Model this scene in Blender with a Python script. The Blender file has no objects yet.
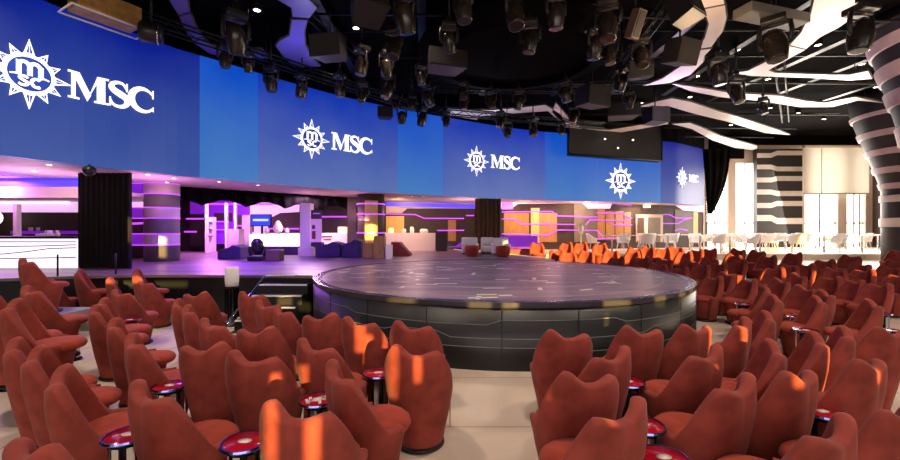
import bpy, bmesh, math, random
from mathutils import Vector, Matrix
random.seed(7)
PI = math.pi
scene = bpy.context.scene
COL = scene.collection
F = 405.0            # focal length in pixels (900 x 460 frame)
HC = 1.75            # eye height

def at(px, py, d):   # a pixel of the photo at depth d -> world point
    return Vector(((px-450)/F*d, d, HC-(py-230)/F*d))
def at_z(px, py, z): # a pixel on the horizontal plane z
    d = F*(HC-z)/(py-230)
    return Vector(((px-450)/F*d, d, z))

# ------------------------------------------------------------------ materials
def lin(c):
    return tuple(((v/255)/12.92 if v/255 <= .04045 else ((v/255+.055)/1.055)**2.4) for v in c)
MATS = {}
def mat(name, rgb, rough=.6, metal=0., emit=0., emit_rgb=None, noise=0., nscale=8., sheen=0., coat=0., spec=.5, bump=0., stretch=(1,1,1)):
    m = bpy.data.materials.new(name); m.use_nodes = True
    nt = m.node_tree; b = nt.nodes['Principled BSDF']
    c = lin(rgb)+(1,)
    b.inputs['Base Color'].default_value = c
    b.inputs['Roughness'].default_value = rough
    b.inputs['Metallic'].default_value = metal
    b.inputs['Specular IOR Level'].default_value = spec
    b.inputs['Sheen Weight'].default_value = sheen
    b.inputs['Sheen Roughness'].default_value = .45
    b.inputs['Coat Weight'].default_value = coat
    if emit:
        b.inputs['Emission Color'].default_value = lin(emit_rgb or rgb)+(1,)
        b.inputs['Emission Strength'].default_value = emit
    if noise or bump:
        tc = nt.nodes.new('ShaderNodeTexCoord'); mp = nt.nodes.new('ShaderNodeMapping')
        mp.inputs['Scale'].default_value = stretch
        nz = nt.nodes.new('ShaderNodeTexNoise'); nz.inputs['Scale'].default_value = nscale
        nz.inputs['Detail'].default_value = 5
        nt.links.new(tc.outputs['Object'], mp.inputs['Vector']); nt.links.new(mp.outputs['Vector'], nz.inputs['Vector'])
        if noise:
            r = nt.nodes.new('ShaderNodeValToRGB')
            r.color_ramp.elements[0].position = .3; r.color_ramp.elements[1].position = .7
            r.color_ramp.elements[0].color = tuple(v*(1-noise) for v in c[:3])+(1,)
            r.color_ramp.elements[1].color = tuple(min(1, v*(1+noise)) for v in c[:3])+(1,)
            nt.links.new(nz.outputs['Fac'], r.inputs['Fac']); nt.links.new(r.outputs['Color'], b.inputs['Base Color'])
        if bump:
            bp = nt.nodes.new('ShaderNodeBump'); bp.inputs['Strength'].default_value = bump; bp.inputs['Distance'].default_value = .01
            nt.links.new(nz.outputs['Fac'], bp.inputs['Height']); nt.links.new(bp.outputs['Normal'], b.inputs['Normal'])
    MATS[name] = m
    return m
mat('velvet', (144, 65, 55), .85, noise=.3, nscale=6, sheen=.08, spec=.15, bump=.05)
mat('velvet_seat', (160, 66, 49), .85, noise=.22, nscale=9, sheen=.08, spec=.15, bump=.08)
mat('plinth', (22, 14, 14), .45)
mat('red_top', (178, 18, 46), .12, coat=.6)
mat('chrome', (215, 215, 220), .12, 1.)
mat('chrome_blue', (120, 125, 190), .18, 1.)
mat('dark_chrome', (30, 30, 34), .15, .8)
mat('white_mark', (235, 225, 215), .5)
mat('black', (14, 12, 12), .55, noise=.3, nscale=3)
mat('ceiling_black', (6, 5, 5), .95, spec=.05, noise=.5, nscale=1.5)
mat('lamp_black', (26, 23, 21), .38, noise=.25, nscale=6)
mat('lamp_brown', (42, 34, 28), .26, noise=.3, nscale=9)
mat('lens', (150, 130, 110), .1, .3)
mat('lens_lit', (255, 235, 210), .3, emit=5)
mat('downlight', (255, 244, 222), .3, emit=11)
mat('pipe', (14, 13, 12), .4, .5)
mat('speaker_grey', (34, 29, 26), .6, noise=.2, nscale=30)
mat('speaker_brown', (105, 84, 60), .5, noise=.2, nscale=20)
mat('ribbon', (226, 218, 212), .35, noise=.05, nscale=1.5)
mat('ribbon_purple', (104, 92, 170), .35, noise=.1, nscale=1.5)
mat('ribbon_edge', (70, 60, 54), .5)
mat('stage_skirt', (19, 23, 25), .4, noise=.25, nscale=2, stretch=(1, 1, .4))
mat('skirt_line', (120, 124, 124), .4)
mat('seam', (12, 12, 13), .6)
mat('stage_rim', (58, 54, 60), .25, noise=.2, nscale=4)
mat('rim_pale', (170, 158, 150), .3)
mat('nosing', (236, 232, 226), .5)
mat('step_black', (18, 20, 20), .6)
mat('concrete', (150, 150, 140), .7, noise=.12, nscale=6)
mat('wall_dark', (52, 40, 36), .6, noise=.15, nscale=4)
mat('wall_brown', (72, 56, 46), .55, noise=.15, nscale=4)
mat('wall_olive', (104, 100, 92), .55, noise=.12, nscale=4)
mat('wood_tan', (168, 124, 74), .45, noise=.2, nscale=4, stretch=(6, 6, .6))
mat('wood_gold', (232, 188, 112), .4, noise=.1, nscale=4, stretch=(6, 6, .6))  # gold wood, also used for painted sunlight on column and back wall
mat('drape_dark', (22, 16, 15), .9, noise=.35, nscale=3, stretch=(6, 6, .3))
mat('drape_brown', (92, 68, 44), .85, noise=.35, nscale=3, stretch=(7, 7, .3))
mat('drape_black', (9, 7, 8), .95, spec=.1)
mat('cream', (238, 226, 208), .6)
mat('white_wall', (244, 236, 232), .6)
mat('white_plastic', (240, 238, 234), .35)
mat('soffit', (206, 188, 186), .5, noise=.04, nscale=2)
mat('purple_strip', (150, 60, 230), .4, emit=1.15, emit_rgb=(205, 80, 240))
mat('purple_panel', (120, 40, 190), .4, emit=.42, emit_rgb=(150, 40, 225))
mat('pink_panel', (240, 200, 240), .4, emit=.9, emit_rgb=(238, 190, 240))
mat('pink_bright', (250, 225, 245), .4, emit=1.3, emit_rgb=(250, 222, 246))
mat('blue_strip', (70, 50, 230), .4, emit=1.3, emit_rgb=(84, 64, 240))
mat('bar_glow', (250, 240, 250), .4, emit=1.25, emit_rgb=(250, 236, 250))
mat('bar_line', (120, 80, 110), .5)
mat('warm_glow', (255, 226, 160), .4, emit=1.2, emit_rgb=(255, 214, 140))
mat('tv_blue', (40, 60, 200), .2, emit=.9, emit_rgb=(52, 76, 214))
mat('tv_mark', (220, 225, 250), .3, emit=1.0)
mat('poster_pink', (226, 176, 214), .5, emit=.25)
mat('poster_dark', (70, 40, 70), .5)
mat('bench_purple', (62, 44, 84), .7, noise=.2, nscale=5)
mat('logo_white', (255, 255, 255), .4, emit=1.15)
mat('logo_blue', (36, 62, 150), .4, emit=.75, emit_rgb=(30, 58, 150))
mat('stripe_black', (30, 26, 25), .5, noise=.2, nscale=6)
mat('stripe_white', (214, 204, 196), .5, noise=.06, nscale=6)
mat('stripe_pale', (196, 172, 176), .5, noise=.08, nscale=3)
mat('stripe_gold', (222, 168, 84), .45, noise=.1, nscale=5)
mat('frame_grey', (190, 180, 172), .5)
mat('frame_dark', (60, 60, 66), .5)
mat('mullion_beige', (226, 204, 186), .55)
mat('banquette', (140, 40, 46), .6)
mat('sign_white', (245, 245, 235), .4, emit=1.2)
mat('gold_metal', (190, 146, 84), .3, .4, noise=.25, nscale=8)
mat('glass_smoke', (150, 150, 160), .08)

def glass_mat(name, tint, fac):
    m = bpy.data.materials.new(name); m.use_nodes = True; nt = m.node_tree
    for n in list(nt.nodes): nt.nodes.remove(n)
    o = nt.nodes.new('ShaderNodeOutputMaterial'); mx = nt.nodes.new('ShaderNodeMixShader')
    t = nt.nodes.new('ShaderNodeBsdfTransparent'); g = nt.nodes.new('ShaderNodeBsdfGlossy')
    t.inputs[0].default_value = tint+(1,); g.inputs['Roughness'].default_value = .03
    mx.inputs[0].default_value = fac
    nt.links.new(t.outputs[0], mx.inputs[1]); nt.links.new(g.outputs[0], mx.inputs[2]); nt.links.new(mx.outputs[0], o.inputs[0])
    MATS[name] = m
def blind_mat():
    m = mat('blind', (244, 238, 226), .8); nt = m.node_tree; b = nt.nodes['Principled BSDF']; o = nt.nodes['Material Output']
    t = nt.nodes.new('ShaderNodeBsdfTranslucent'); t.inputs[0].default_value = lin((252, 246, 236))+(1,)
    mx = nt.nodes.new('ShaderNodeMixShader'); mx.inputs[0].default_value = .5
    nt.links.new(b.outputs[0], mx.inputs[1]); nt.links.new(t.outputs[0], mx.inputs[2]); nt.links.new(mx.outputs[0], o.inputs[0])
blind_mat()
glass_mat('glass', (.96, .97, .97), .06)
glass_mat('glass_rail', (.82, .84, .84), .08)

def floor_mat():
    m = mat('floor_stone', (214, 190, 166), .42, noise=0, spec=.4)
    nt = m.node_tree; b = nt.nodes['Principled BSDF']
    tc = nt.nodes.new('ShaderNodeTexCoord')
    n1 = nt.nodes.new('ShaderNodeTexNoise'); n1.inputs['Scale'].default_value = 1.1; n1.inputs['Detail'].default_value = 8; n1.inputs['Distortion'].default_value = .8
    r = nt.nodes.new('ShaderNodeValToRGB')
    r.color_ramp.elements[0].position = .35; r.color_ramp.elements[1].position = .7
    r.color_ramp.elements[0].color = lin((204, 186, 166))+(1,); r.color_ramp.elements[1].color = lin((232, 217, 200))+(1,)
    br = nt.nodes.new('ShaderNodeTexBrick'); br.inputs['Scale'].default_value = 1
    br.inputs['Brick Width'].default_value = 2.4; br.inputs['Row Height'].default_value = 1.2; br.inputs['Mortar Size'].default_value = .006
    br.offset = .5
    mx = nt.nodes.new('ShaderNodeMix'); mx.data_type = 'RGBA'
    nt.links.new(tc.outputs['Object'], n1.inputs['Vector']); nt.links.new(tc.outputs['Object'], br.inputs['Vector'])
    nt.links.new(n1.outputs['Fac'], r.inputs['Fac'])
    nt.links.new(br.outputs['Fac'], mx.inputs['Factor']); nt.links.new(r.outputs['Color'], mx.inputs['A'])
    mx.inputs['B'].default_value = lin((140, 112, 92))+(1,)
    nt.links.new(mx.outputs['Result'], b.inputs['Base Color'])
floor_mat()

def stage_mat():
    m = mat('stage_top', (88, 72, 84), .22, spec=.6)
    nt = m.node_tree; b = nt.nodes['Principled BSDF']
    tc = nt.nodes.new('ShaderNodeTexCoord'); mp = nt.nodes.new('ShaderNodeMapping')
    mp.inputs['Rotation'].default_value = (0, 0, math.radians(24)); mp.inputs['Scale'].default_value = (.28, 2.0, 1)
    n = nt.nodes.new('ShaderNodeTexNoise'); n.inputs['Scale'].default_value = 1.3; n.inputs['Detail'].default_value = 6
    r = nt.nodes.new('ShaderNodeValToRGB')
    r.color_ramp.elements[0].position = .38; r.color_ramp.elements[1].position = .62
    r.color_ramp.elements[0].color = lin((98, 82, 90))+(1,); r.color_ramp.elements[1].color = lin((152, 128, 126))+(1,)
    n2 = nt.nodes.new('ShaderNodeTexNoise'); n2.inputs['Scale'].default_value = 14; n2.inputs['Detail'].default_value = 6
    mr = nt.nodes.new('ShaderNodeMapRange'); mr.inputs['To Min'].default_value = .3; mr.inputs['To Max'].default_value = .42
    nt.links.new(tc.outputs['Object'], mp.inputs['Vector']); nt.links.new(mp.outputs['Vector'], n.inputs['Vector'])
    nt.links.new(n.outputs['Fac'], r.inputs['Fac']); nt.links.new(r.outputs['Color'], b.inputs['Base Color'])
    nt.links.new(tc.outputs['Object'], n2.inputs['Vector']); nt.links.new(n2.outputs['Fac'], mr.inputs['Value'])
    nt.links.new(mr.outputs['Result'], b.inputs['Roughness'])
stage_mat()

def screen_mat(name, top, bot, strength=1.0):   # LED wall blue; haze and window reflection painted in as the paler bottom
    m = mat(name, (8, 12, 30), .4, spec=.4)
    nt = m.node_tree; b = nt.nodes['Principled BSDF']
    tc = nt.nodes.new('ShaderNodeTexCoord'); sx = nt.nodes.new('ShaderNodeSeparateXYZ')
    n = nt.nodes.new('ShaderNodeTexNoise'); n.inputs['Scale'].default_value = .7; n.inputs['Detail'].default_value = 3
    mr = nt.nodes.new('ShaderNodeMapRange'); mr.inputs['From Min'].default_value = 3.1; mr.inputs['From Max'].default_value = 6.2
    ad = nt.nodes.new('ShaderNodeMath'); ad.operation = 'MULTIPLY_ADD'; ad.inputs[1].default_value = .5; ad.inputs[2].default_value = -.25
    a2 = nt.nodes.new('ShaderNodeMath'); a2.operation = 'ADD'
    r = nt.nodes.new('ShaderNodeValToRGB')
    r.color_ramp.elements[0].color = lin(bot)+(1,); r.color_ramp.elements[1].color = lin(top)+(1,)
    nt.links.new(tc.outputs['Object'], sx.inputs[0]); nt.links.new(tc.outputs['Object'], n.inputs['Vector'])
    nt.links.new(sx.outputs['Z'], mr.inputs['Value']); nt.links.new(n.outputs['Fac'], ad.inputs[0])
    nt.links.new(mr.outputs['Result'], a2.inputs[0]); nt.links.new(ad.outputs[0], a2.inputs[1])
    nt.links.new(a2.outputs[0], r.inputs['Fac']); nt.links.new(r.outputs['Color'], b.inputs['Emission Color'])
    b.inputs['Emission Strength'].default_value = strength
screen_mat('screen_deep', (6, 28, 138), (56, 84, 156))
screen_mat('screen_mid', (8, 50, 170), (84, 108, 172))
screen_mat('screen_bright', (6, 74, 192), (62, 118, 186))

# ------------------------------------------------------------------ mesh builder
class MB:
    def __init__(s): s.v = []; s.f = []; s.mi = []; s.mats = []; s.cur = 0; s.sm = []; s.smooth = False
    def use(s, m):
        if m not in s.mats: s.mats.append(m)
        s.cur = s.mats.index(m); return s
    def add(s, vs, fs, smooth=None):
        o = len(s.v); s.v += [tuple(v) for v in vs]
        for f in fs:
            s.f.append(tuple(i+o for i in f)); s.mi.append(s.cur); s.sm.append(s.smooth if smooth is None else smooth)
    def box(s, x0, x1, y0, y1, z0, z1, M=None):
        vs = [Vector((x, y, z)) for z in (z0, z1) for y in (y0, y1) for x in (x0, x1)]
        if M: vs = [M @ v for v in vs]
        s.add(vs, [(0, 2, 3, 1), (4, 5, 7, 6), (0, 1, 5, 4), (2, 6, 7, 3), (0, 4, 6, 2), (1, 3, 7, 5)], False)
    def lathe(s, prof, seg=24, c=(0, 0, 0), M=None, a0=0, a1=2*PI, smooth=True):
        full = abs(a1-a0-2*PI) < 1e-6; n = seg if full else seg+1
        vs = []
        for r, z in prof:
            for i in range(n):
                a = a0+(a1-a0)*i/seg
                p = Vector((c[0]+r*math.cos(a), c[1]+r*math.sin(a), c[2]+z))
                vs.append(M @ p if M else p)
        fs = []
        for j in range(len(prof)-1):
            for i in range(seg):
                k = (i+1) % n
                fs.append((j*n+i, j*n+k, (j+1)*n+k, (j+1)*n+i))
        s.add(vs, fs, smooth)
        if full and smooth:
            if prof[0][0] > 1e-5: s.add(vs[:n], [tuple(reversed(range(n)))], False)
            if prof[-1][0] > 1e-5: s.add(vs[-n:], [tuple(range(n))], False)
    def cyl(s, c, r, z0, z1, seg=20, M=None): s.lathe([(r, z0), (r, z1)], seg, c, M)
    def tube(s, pts, r, seg=8, caps=True):
        pts = [Vector(p) for p in pts]; n = len(pts); vs = []
        for i, p in enumerate(pts):
            t = (pts[min(i+1, n-1)]-pts[max(i-1, 0)]).normalized()
            up = Vector((0, 0, 1)) if abs(t.z) < .95 else Vector((1, 0, 0))
            a = t.cross(up).normalized(); b = t.cross(a).normalized()
            rr = r[i] if isinstance(r, (list, tuple)) else r
            for k in range(seg):
                w = 2*PI*k/seg
                vs.append(p+a*math.cos(w)*rr+b*math.sin(w)*rr)
        fs = [(i*seg+k, i*seg+(k+1) % seg, (i+1)*seg+(k+1) % seg, (i+1)*seg+k) for i in range(n-1) for k in range(seg)]
        s.add(vs, fs, True)
        if caps:
            s.add(vs[:seg], [tuple(range(seg))], False); s.add(vs[-seg:], [tuple(reversed(range(seg)))], False)
    def prism(s, poly, z0, z1):
        n = len(poly)
        vs = [(p[0], p[1], z0) for p in poly]+[(p[0], p[1], z1) for p in poly]
        s.add(vs, [tuple(reversed(range(n))), tuple(range(n, 2*n))]+[(i, (i+1) % n, n+(i+1) % n, n+i) for i in range(n)], False)
    def slab(s, quad, off):             # thick panel: polygon of 3D points and an offset vector
        n = len(quad); off = Vector(off)
        vs = [Vector(p) for p in quad]; vs += [p+off for p in vs]
        s.add(vs, [tuple(range(n)), tuple(reversed(range(n, 2*n)))]+[(i, n+i, n+(i+1) % n, (i+1) % n) for i in range(n)], False)
    def grid(s, rows, smooth=True, closed=False):
        m = len(rows); n = len(rows[0]); vs = [p for r in rows for p in r]
        fs = [(j*n+i, j*n+(i+1) % n, (j+1)*n+(i+1) % n, (j+1)*n+i) for j in range(m-1) for i in range(n if closed else n-1)]
        s.add(vs, fs, smooth)
    def build(s, name, material=None, parent=None, bevel=0, fix=True):
        me = bpy.data.meshes.new(name); me.from_pydata(s.v, [], s.f)
        if s.mats and material is None:
            for m in s.mats: me.materials.append(MATS[m])
            for p, i in zip(me.polygons, s.mi): p.material_index = i
        else: me.materials.append(MATS[material])
        for p, q in zip(me.polygons, s.sm): p.use_smooth = q
        if fix:
            bm = bmesh.new(); bm.from_mesh(me); bmesh.ops.remove_doubles(bm, verts=bm.verts, dist=1e-5)
            bmesh.ops.recalc_face_normals(bm, faces=bm.faces); bm.to_mesh(me); bm.free()
        me.update()
        o = bpy.data.objects.new(name, me); COL.objects.link(o)
        if parent: o.parent = parent
        if bevel:
            b = o.modifiers.new('bevel', 'BEVEL'); b.width = bevel; b.segments = 2; b.limit_method = 'ANGLE'
        return o
def tag(o, label=None, cat=None, group=None, kind=None):
    if label: o['label'] = label
    if cat: o['category'] = cat
    if group: o['group'] = group
    if kind: o['kind'] = kind
    return o
def empty(name, loc=(0, 0, 0), rz=0):
    o = bpy.data.objects.new(name, None); COL.objects.link(o); o.location = loc; o.rotation_euler = (0, 0, rz)
    o.empty_display_size = .1; return o
def dup(root, loc, rz=0, scale=1):
    r = root.copy(); COL.objects.link(r); r.location = loc; r.rotation_euler = (0, 0, rz); r.scale = (scale,)*3
    for ch in list(root.children):
        c = ch.copy(); COL.objects.link(c); c.parent = r
        for g in list(ch.children):
            d = g.copy(); COL.objects.link(d); d.parent = c
    return r
def struct(name, mb, m=None, fix=True):
    o = mb.build(name, m, fix=fix); o['kind'] = 'structure'; return o
def thing(mb, name, m, label, cat, group=None, kind=None, bevel=0):
    return tag(mb.build(name, m, bevel=bevel), label, cat, group, kind)
ORD = ['first', 'second', 'third', 'fourth', 'fifth', 'sixth', 'seventh', 'eighth', 'ninth', 'tenth', 'eleventh', 'twelfth', 'thirteenth', 'fourteenth', 'fifteenth', 'sixteenth', 'seventeenth', 'eighteenth', 'nineteenth', 'twentieth']
def nth(i, n):
    return 'leftmost' if i == 0 else 'rightmost' if i == n-1 else ORD[i]+' from the left' if i < n/2 else ORD[n-1-i]+' from the right'

# ------------------------------------------------------------------ floors
SC = Vector((.965, 8.70)); SR = 3.71; SZ = .85
RAMP = .065
def floor_z(x, y):
    if y > 8 and x > 2.2: return min(.62, RAMP*(y-8))
    if y > 8 and x > -1: return min(.62, RAMP*(y-8))
    return 0
b = MB(); b.use('floor_stone')
b.add([(-16, -6.2, 0), (24.2, -6.2, 0), (24.2, 8, 0), (-16, 8, 0)], [(0, 1, 2, 3)])
b.add([(-16, 8, 0), (.2, 8, 0), (.2, 24, 0), (-16, 24, 0)], [(0, 1, 2, 3)])
z1 = RAMP*8.4
b.add([(.2, 8, 0), (24.2, 8, 0), (24.2, 16.4, z1), (.2, 16.4, z1)], [(0, 1, 2, 3)])
b.add([(.2, 16.4, z1), (24.2, 16.4, z1), (24.2, 16.4, .78), (.2, 16.4, .78)], [(0, 1, 2, 3)])
b.add([(.2, 16.4, .78), (24.2, 16.4, .78), (24.2, 24, .78), (.2, 24, .78)], [(0, 1, 2, 3)])
struct('floor', b)

# ------------------------------------------------------------------ LED wall curve  (px, depth)
LEDP = [(-60, 6.55), (0, 7.29), (40, 7.8), (81, 8.41), (132, 9.11), (177, 9.94), (224, 10.75), (290, 12.2), (361, 13.95), (450, 16.1), (536, 18.2), (600, 19.1), (674, 20.6), (704, 22.3)]
def cat(ps, x):
    for i in range(len(ps)-1):
        if x <= ps[i+1][0] or i == len(ps)-2: break
    p0 = ps[max(i-1, 0)]; p1 = ps[i]; p2 = ps[i+1]; p3 = ps[min(i+2, len(ps)-1)]
    t = (x-p1[0])/(p2[0]-p1[0]); h = p2[0]-p1[0]
    m1 = (p2[1]-p0[1])/(p2[0]-p0[0])*h; m2 = (p3[1]-p1[1])/(p3[0]-p1[0])*h
    return (2*t**3-3*t*t+1)*p1[1]+(t**3-2*t*t+t)*m1+(-2*t**3+3*t*t)*p2[1]+(t**3-t*t)*m2
def led_px(px):
    d = cat(LEDP, px); return Vector(((px-450)/F*d, d))
CURVE = []
for k in range(0, 1529):
    px = -60+k*.5; p = led_px(px)
    u = 0 if not CURVE else CURVE[-1][1]+(p-CURVE[-1][2]).length
    CURVE.append((px, u, p))
def u_of(px): return min(CURVE, key=lambda c: abs(c[0]-px))[1]
def p_of(u, off=0):
    lo, hi = 0, len(CURVE)-2
    while lo < hi:
        md = (lo+hi+1)//2
        if CURVE[md][1] <= u: lo = md
        else: hi = md-1
    a, c = CURVE[lo], CURVE[lo+1]; t = (u-a[1])/(c[1]-a[1])
    p = a[2].lerp(c[2], t)
    d = (CURVE[min(lo+12, len(CURVE)-1)][2]-CURVE[max(lo-12, 0)][2]).normalized()
    n = Vector((d.y, -d.x))
    return p+n*off
LZ0, LZ1 = 3.1, 6.2
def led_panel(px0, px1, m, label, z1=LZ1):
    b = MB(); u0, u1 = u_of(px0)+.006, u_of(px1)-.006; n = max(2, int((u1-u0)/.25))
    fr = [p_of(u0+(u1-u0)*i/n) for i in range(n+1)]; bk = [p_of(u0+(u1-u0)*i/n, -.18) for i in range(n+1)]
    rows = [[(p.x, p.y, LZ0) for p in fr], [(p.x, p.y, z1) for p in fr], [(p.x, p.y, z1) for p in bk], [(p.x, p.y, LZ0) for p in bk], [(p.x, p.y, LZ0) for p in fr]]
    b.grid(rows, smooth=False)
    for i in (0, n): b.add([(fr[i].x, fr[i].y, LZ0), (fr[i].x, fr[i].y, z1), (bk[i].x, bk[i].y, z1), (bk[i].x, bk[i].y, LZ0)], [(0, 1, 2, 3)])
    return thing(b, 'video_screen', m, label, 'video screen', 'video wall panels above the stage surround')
panels = {}
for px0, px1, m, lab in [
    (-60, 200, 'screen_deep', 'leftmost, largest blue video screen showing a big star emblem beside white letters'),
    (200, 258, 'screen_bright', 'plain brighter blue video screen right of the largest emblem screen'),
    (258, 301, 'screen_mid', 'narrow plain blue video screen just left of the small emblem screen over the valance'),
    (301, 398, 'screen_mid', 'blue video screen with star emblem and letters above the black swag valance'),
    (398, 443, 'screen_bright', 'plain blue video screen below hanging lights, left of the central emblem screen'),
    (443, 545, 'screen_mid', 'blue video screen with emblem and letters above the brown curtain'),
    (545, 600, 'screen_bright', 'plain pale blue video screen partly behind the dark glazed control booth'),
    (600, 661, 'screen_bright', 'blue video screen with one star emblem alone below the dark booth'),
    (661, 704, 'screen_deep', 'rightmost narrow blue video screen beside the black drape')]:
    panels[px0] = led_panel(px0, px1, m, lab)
# black back frame strip above the screens
b = MB(); n = 60; U1 = u_of(704)
fr = [p_of(U1*i/n, .02) for i in range(n+1)]; bk = [p_of(U1*i/n, -.2) for i in range(n+1)]
b.grid([[(p.x, p.y, LZ1+.003) for p in fr], [(p.x, p.y, 7) for p in fr], [(p.x, p.y, 7) for p in bk], [(p.x, p.y, LZ1+.003) for p in bk], [(p.x, p.y, LZ1+.003) for p in fr]], smooth=False)
struct('trim_1', b, 'ceiling_black')

# --- lettering and emblems
def stroke(pts, ws):
    L, R = [], []
    for i, p in enumerate(pts):
        a = Vector(pts[max(i-1, 0)]); c = Vector(pts[min(i+1, len(pts)-1)]); t = (c-a).normalized(); n = Vector((-t.y, t.x))
        w = ws[i] if isinstance(ws, list) else ws
        L.append(Vector(p)+n*w/2); R.append(Vector(p)-n*w/2)
    return [[R[i], R[i+1], L[i+1], L[i]] for i in range(len(pts)-1)]
def sp(pts, ws, k=6):        # smooth a stroke
    P = [Vector(p) for p in pts]; out = []; wo = []
    for i in range(len(P)-1):
        p0, p1, p2, p3 = P[max(i-1, 0)], P[i], P[i+1], P[min(i+2, len(P)-1)]
        for j in range(k):
            t = j/k
            out.append(.5*((2*p1)+(p2-p0)*t+(2*p0-5*p1+4*p2-p3)*t*t+(3*p1-p0-3*p2+p3)*t**3)); wo.append(ws[i]*(1-t)+ws[i+1]*t)
    out.append(P[-1]); wo.append(ws[-1])
    return stroke([tuple(p) for p in out], wo)
def R4(x0, x1, y0, y1): return [Vector((x0, y0)), Vector((x1, y0)), Vector((x1, y1)), Vector((x0, y1))]
def V4(*a): return [Vector(p) for p in a]
GL = {}
GL['M'] = ([R4(.12, .245, .03, .97), R4(.02, .36, 0, .07), R4(.02, .30, .93, 1), V4((.12, 1), (.36, 1), (.71, .24), (.60, 0)), V4((.58, 0), (.69, .27), (1.0, 1), (.90, 1)), R4(.88, 1.13, .03, .97), R4(.8, 1.24, 0, .07), R4(.9, 1.24, .93, 1)], 1.3)
GL['S'] = (sp([(.62, .74), (.52, .92), (.36, .965), (.19, .89), (.15, .75), (.26, .62), (.43, .52), (.60, .40), (.64, .24), (.54, .08), (.36, .03), (.19, .1), (.1, .28)], [.06, .09, .11, .15, .19, .23, .25, .23, .19, .15, .11, .09, .06])+[R4(.6, .65, .66, .99), R4(.08, .13, .01, .36)], .76)
_c = [(.5+.42*math.cos(a), .5+.455*math.sin(a)) for a in [math.radians(38+284*i/24) for i in range(25)]]
_w = [.07+.16*max(0, math.sin(math.pi*i/24))**1.4 for i in range(25)]
GL['C'] = (stroke(_c, _w)+[R4(.82, .87, .64, .98), R4(.84, .87, .1, .3)], .95)
MIN_M = [R4(0, .2, 0, .72), R4(.42, .62, 0, .6), R4(.84, 1.04, 0, .6)]+sp([(.1, .55), (.22, .68), (.38, .68), (.52, .52)], [.16, .18, .18, .18], 4)+sp([(.52, .55), (.64, .68), (.80, .68), (.94, .52)], [.16, .18, .18, .18], 4)
MIN_S = sp([(.5, .5), (.36, .58), (.16, .54), (.12, .42), (.3, .32), (.48, .22), (.44, .08), (.24, .02), (.06, .1)], [.13, .15, .15, .15, .16, .15, .15, .15, .13], 4)
MIN_C = stroke([(.32+.24*math.cos(a), .3+.26*math.sin(a)) for a in [math.radians(50+260*i/14) for i in range(15)]], .16)
def decal(polys, u0, z0, s, off, name, m, parent, th=.012):
    b = MB()
    for i, pl in enumerate(polys):
        fr = []; bk = []
        for p in pl:
            q = p_of(u0+p.x*s, off+(i % 3)*.0008); fr.append((q.x, q.y, z0+p.y*s)); q = p_of(u0+p.x*s, off-th); bk.append((q.x, q.y, z0+p.y*s))
        n = len(fr)
        b.add(fr+bk, [tuple(range(n)), tuple(reversed(range(n, 2*n)))]+[(k, n+k, n+(k+1) % n, (k+1) % n) for k in range(n)], False)
    return b.build(name, m, parent)
def emblem(u, z, R, parent):
    st = []; fac = []
    for k in range(12):
        a = PI/2-k*PI/6; L = 1.0 if k % 3 == 0 else .83
        r = Vector((math.cos(a), math.sin(a))); t = Vector((-math.sin(a), math.cos(a)))
        st.append([r*.5-t*.142, r*L, r*.5+t*.142])
        fac.append([r*.6+t*.012, r*(L*.88)+t*.006, r*.6+t*.068])
        fac.append([r*.6-t*.012, r*.6-t*.068, r*(L*.88)-t*.006])
    decal(st, u, z, R, .05, 'emblem_star', 'logo_white', parent)
    decal(fac, u, z, R, .058, 'emblem_facets', 'logo_blue', parent, .004)
    ring = [[Vector((math.cos(a)*.57, math.sin(a)*.57)) for a in [2*PI*i/40 for i in range(40)]]]
    decal(ring, u, z, R, .062, 'emblem_ring', 'logo_white', parent, .01)
    ring = [[Vector((math.cos(a)*.475, math.sin(a)*.475)) for a in [2*PI*i/40 for i in range(40)]]]
    decal(ring, u, z, R, .068, 'emblem_disc', 'logo_blue', parent, .01)
    tx = [[Vector((p.x*.56-.29, p.y*.52-.045)) for p in pl] for pl in MIN_M]
    tx += [[Vector((p.x*.46-.27, p.y*.46-.36)) for p in pl] for pl in MIN_S]
    tx += [[Vector((p.x*.46+.0, p.y*.46-.36)) for p in pl] for pl in MIN_C]
    tx += stroke([(.22, -.07), (.32, -.04), (.42, -.07)], .04)
    tx += [sl for sl in stroke([(-.42, -.09), (-.3, -.06), (-.2, -.07)], .04)]
    decal(tx, u, z, R, .075, 'emblem_letters', 'logo_white', parent, .01)
def word(u, z, h, parent):
    x = 0
    for ch in 'MSC':
        polys, adv = GL[ch]
        decal([[p+Vector((x/h, 0)) for p in pl] for pl in polys], u, z, h, .05, 'letter', 'logo_white', parent)
        x += adv*h*.9
emblem(u_of(28), 4.68, .66, panels[-60]); word(u_of(66), 4.44, .56, panels[-60])
emblem(u_of(311), 4.60, .63, panels[301]); word(u_of(330.5), 4.38, .56, panels[301])
emblem(u_of(476), 4.60, .64, panels[443]); word(u_of(490), 4.38, .56, panels[443])
emblem(u_of(620), 4.10, .88, panels[600])
emblem(u_of(681.5), 4.45, .55, panels[661]); word(u_of(688), 4.3, .38, panels[661])

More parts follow.
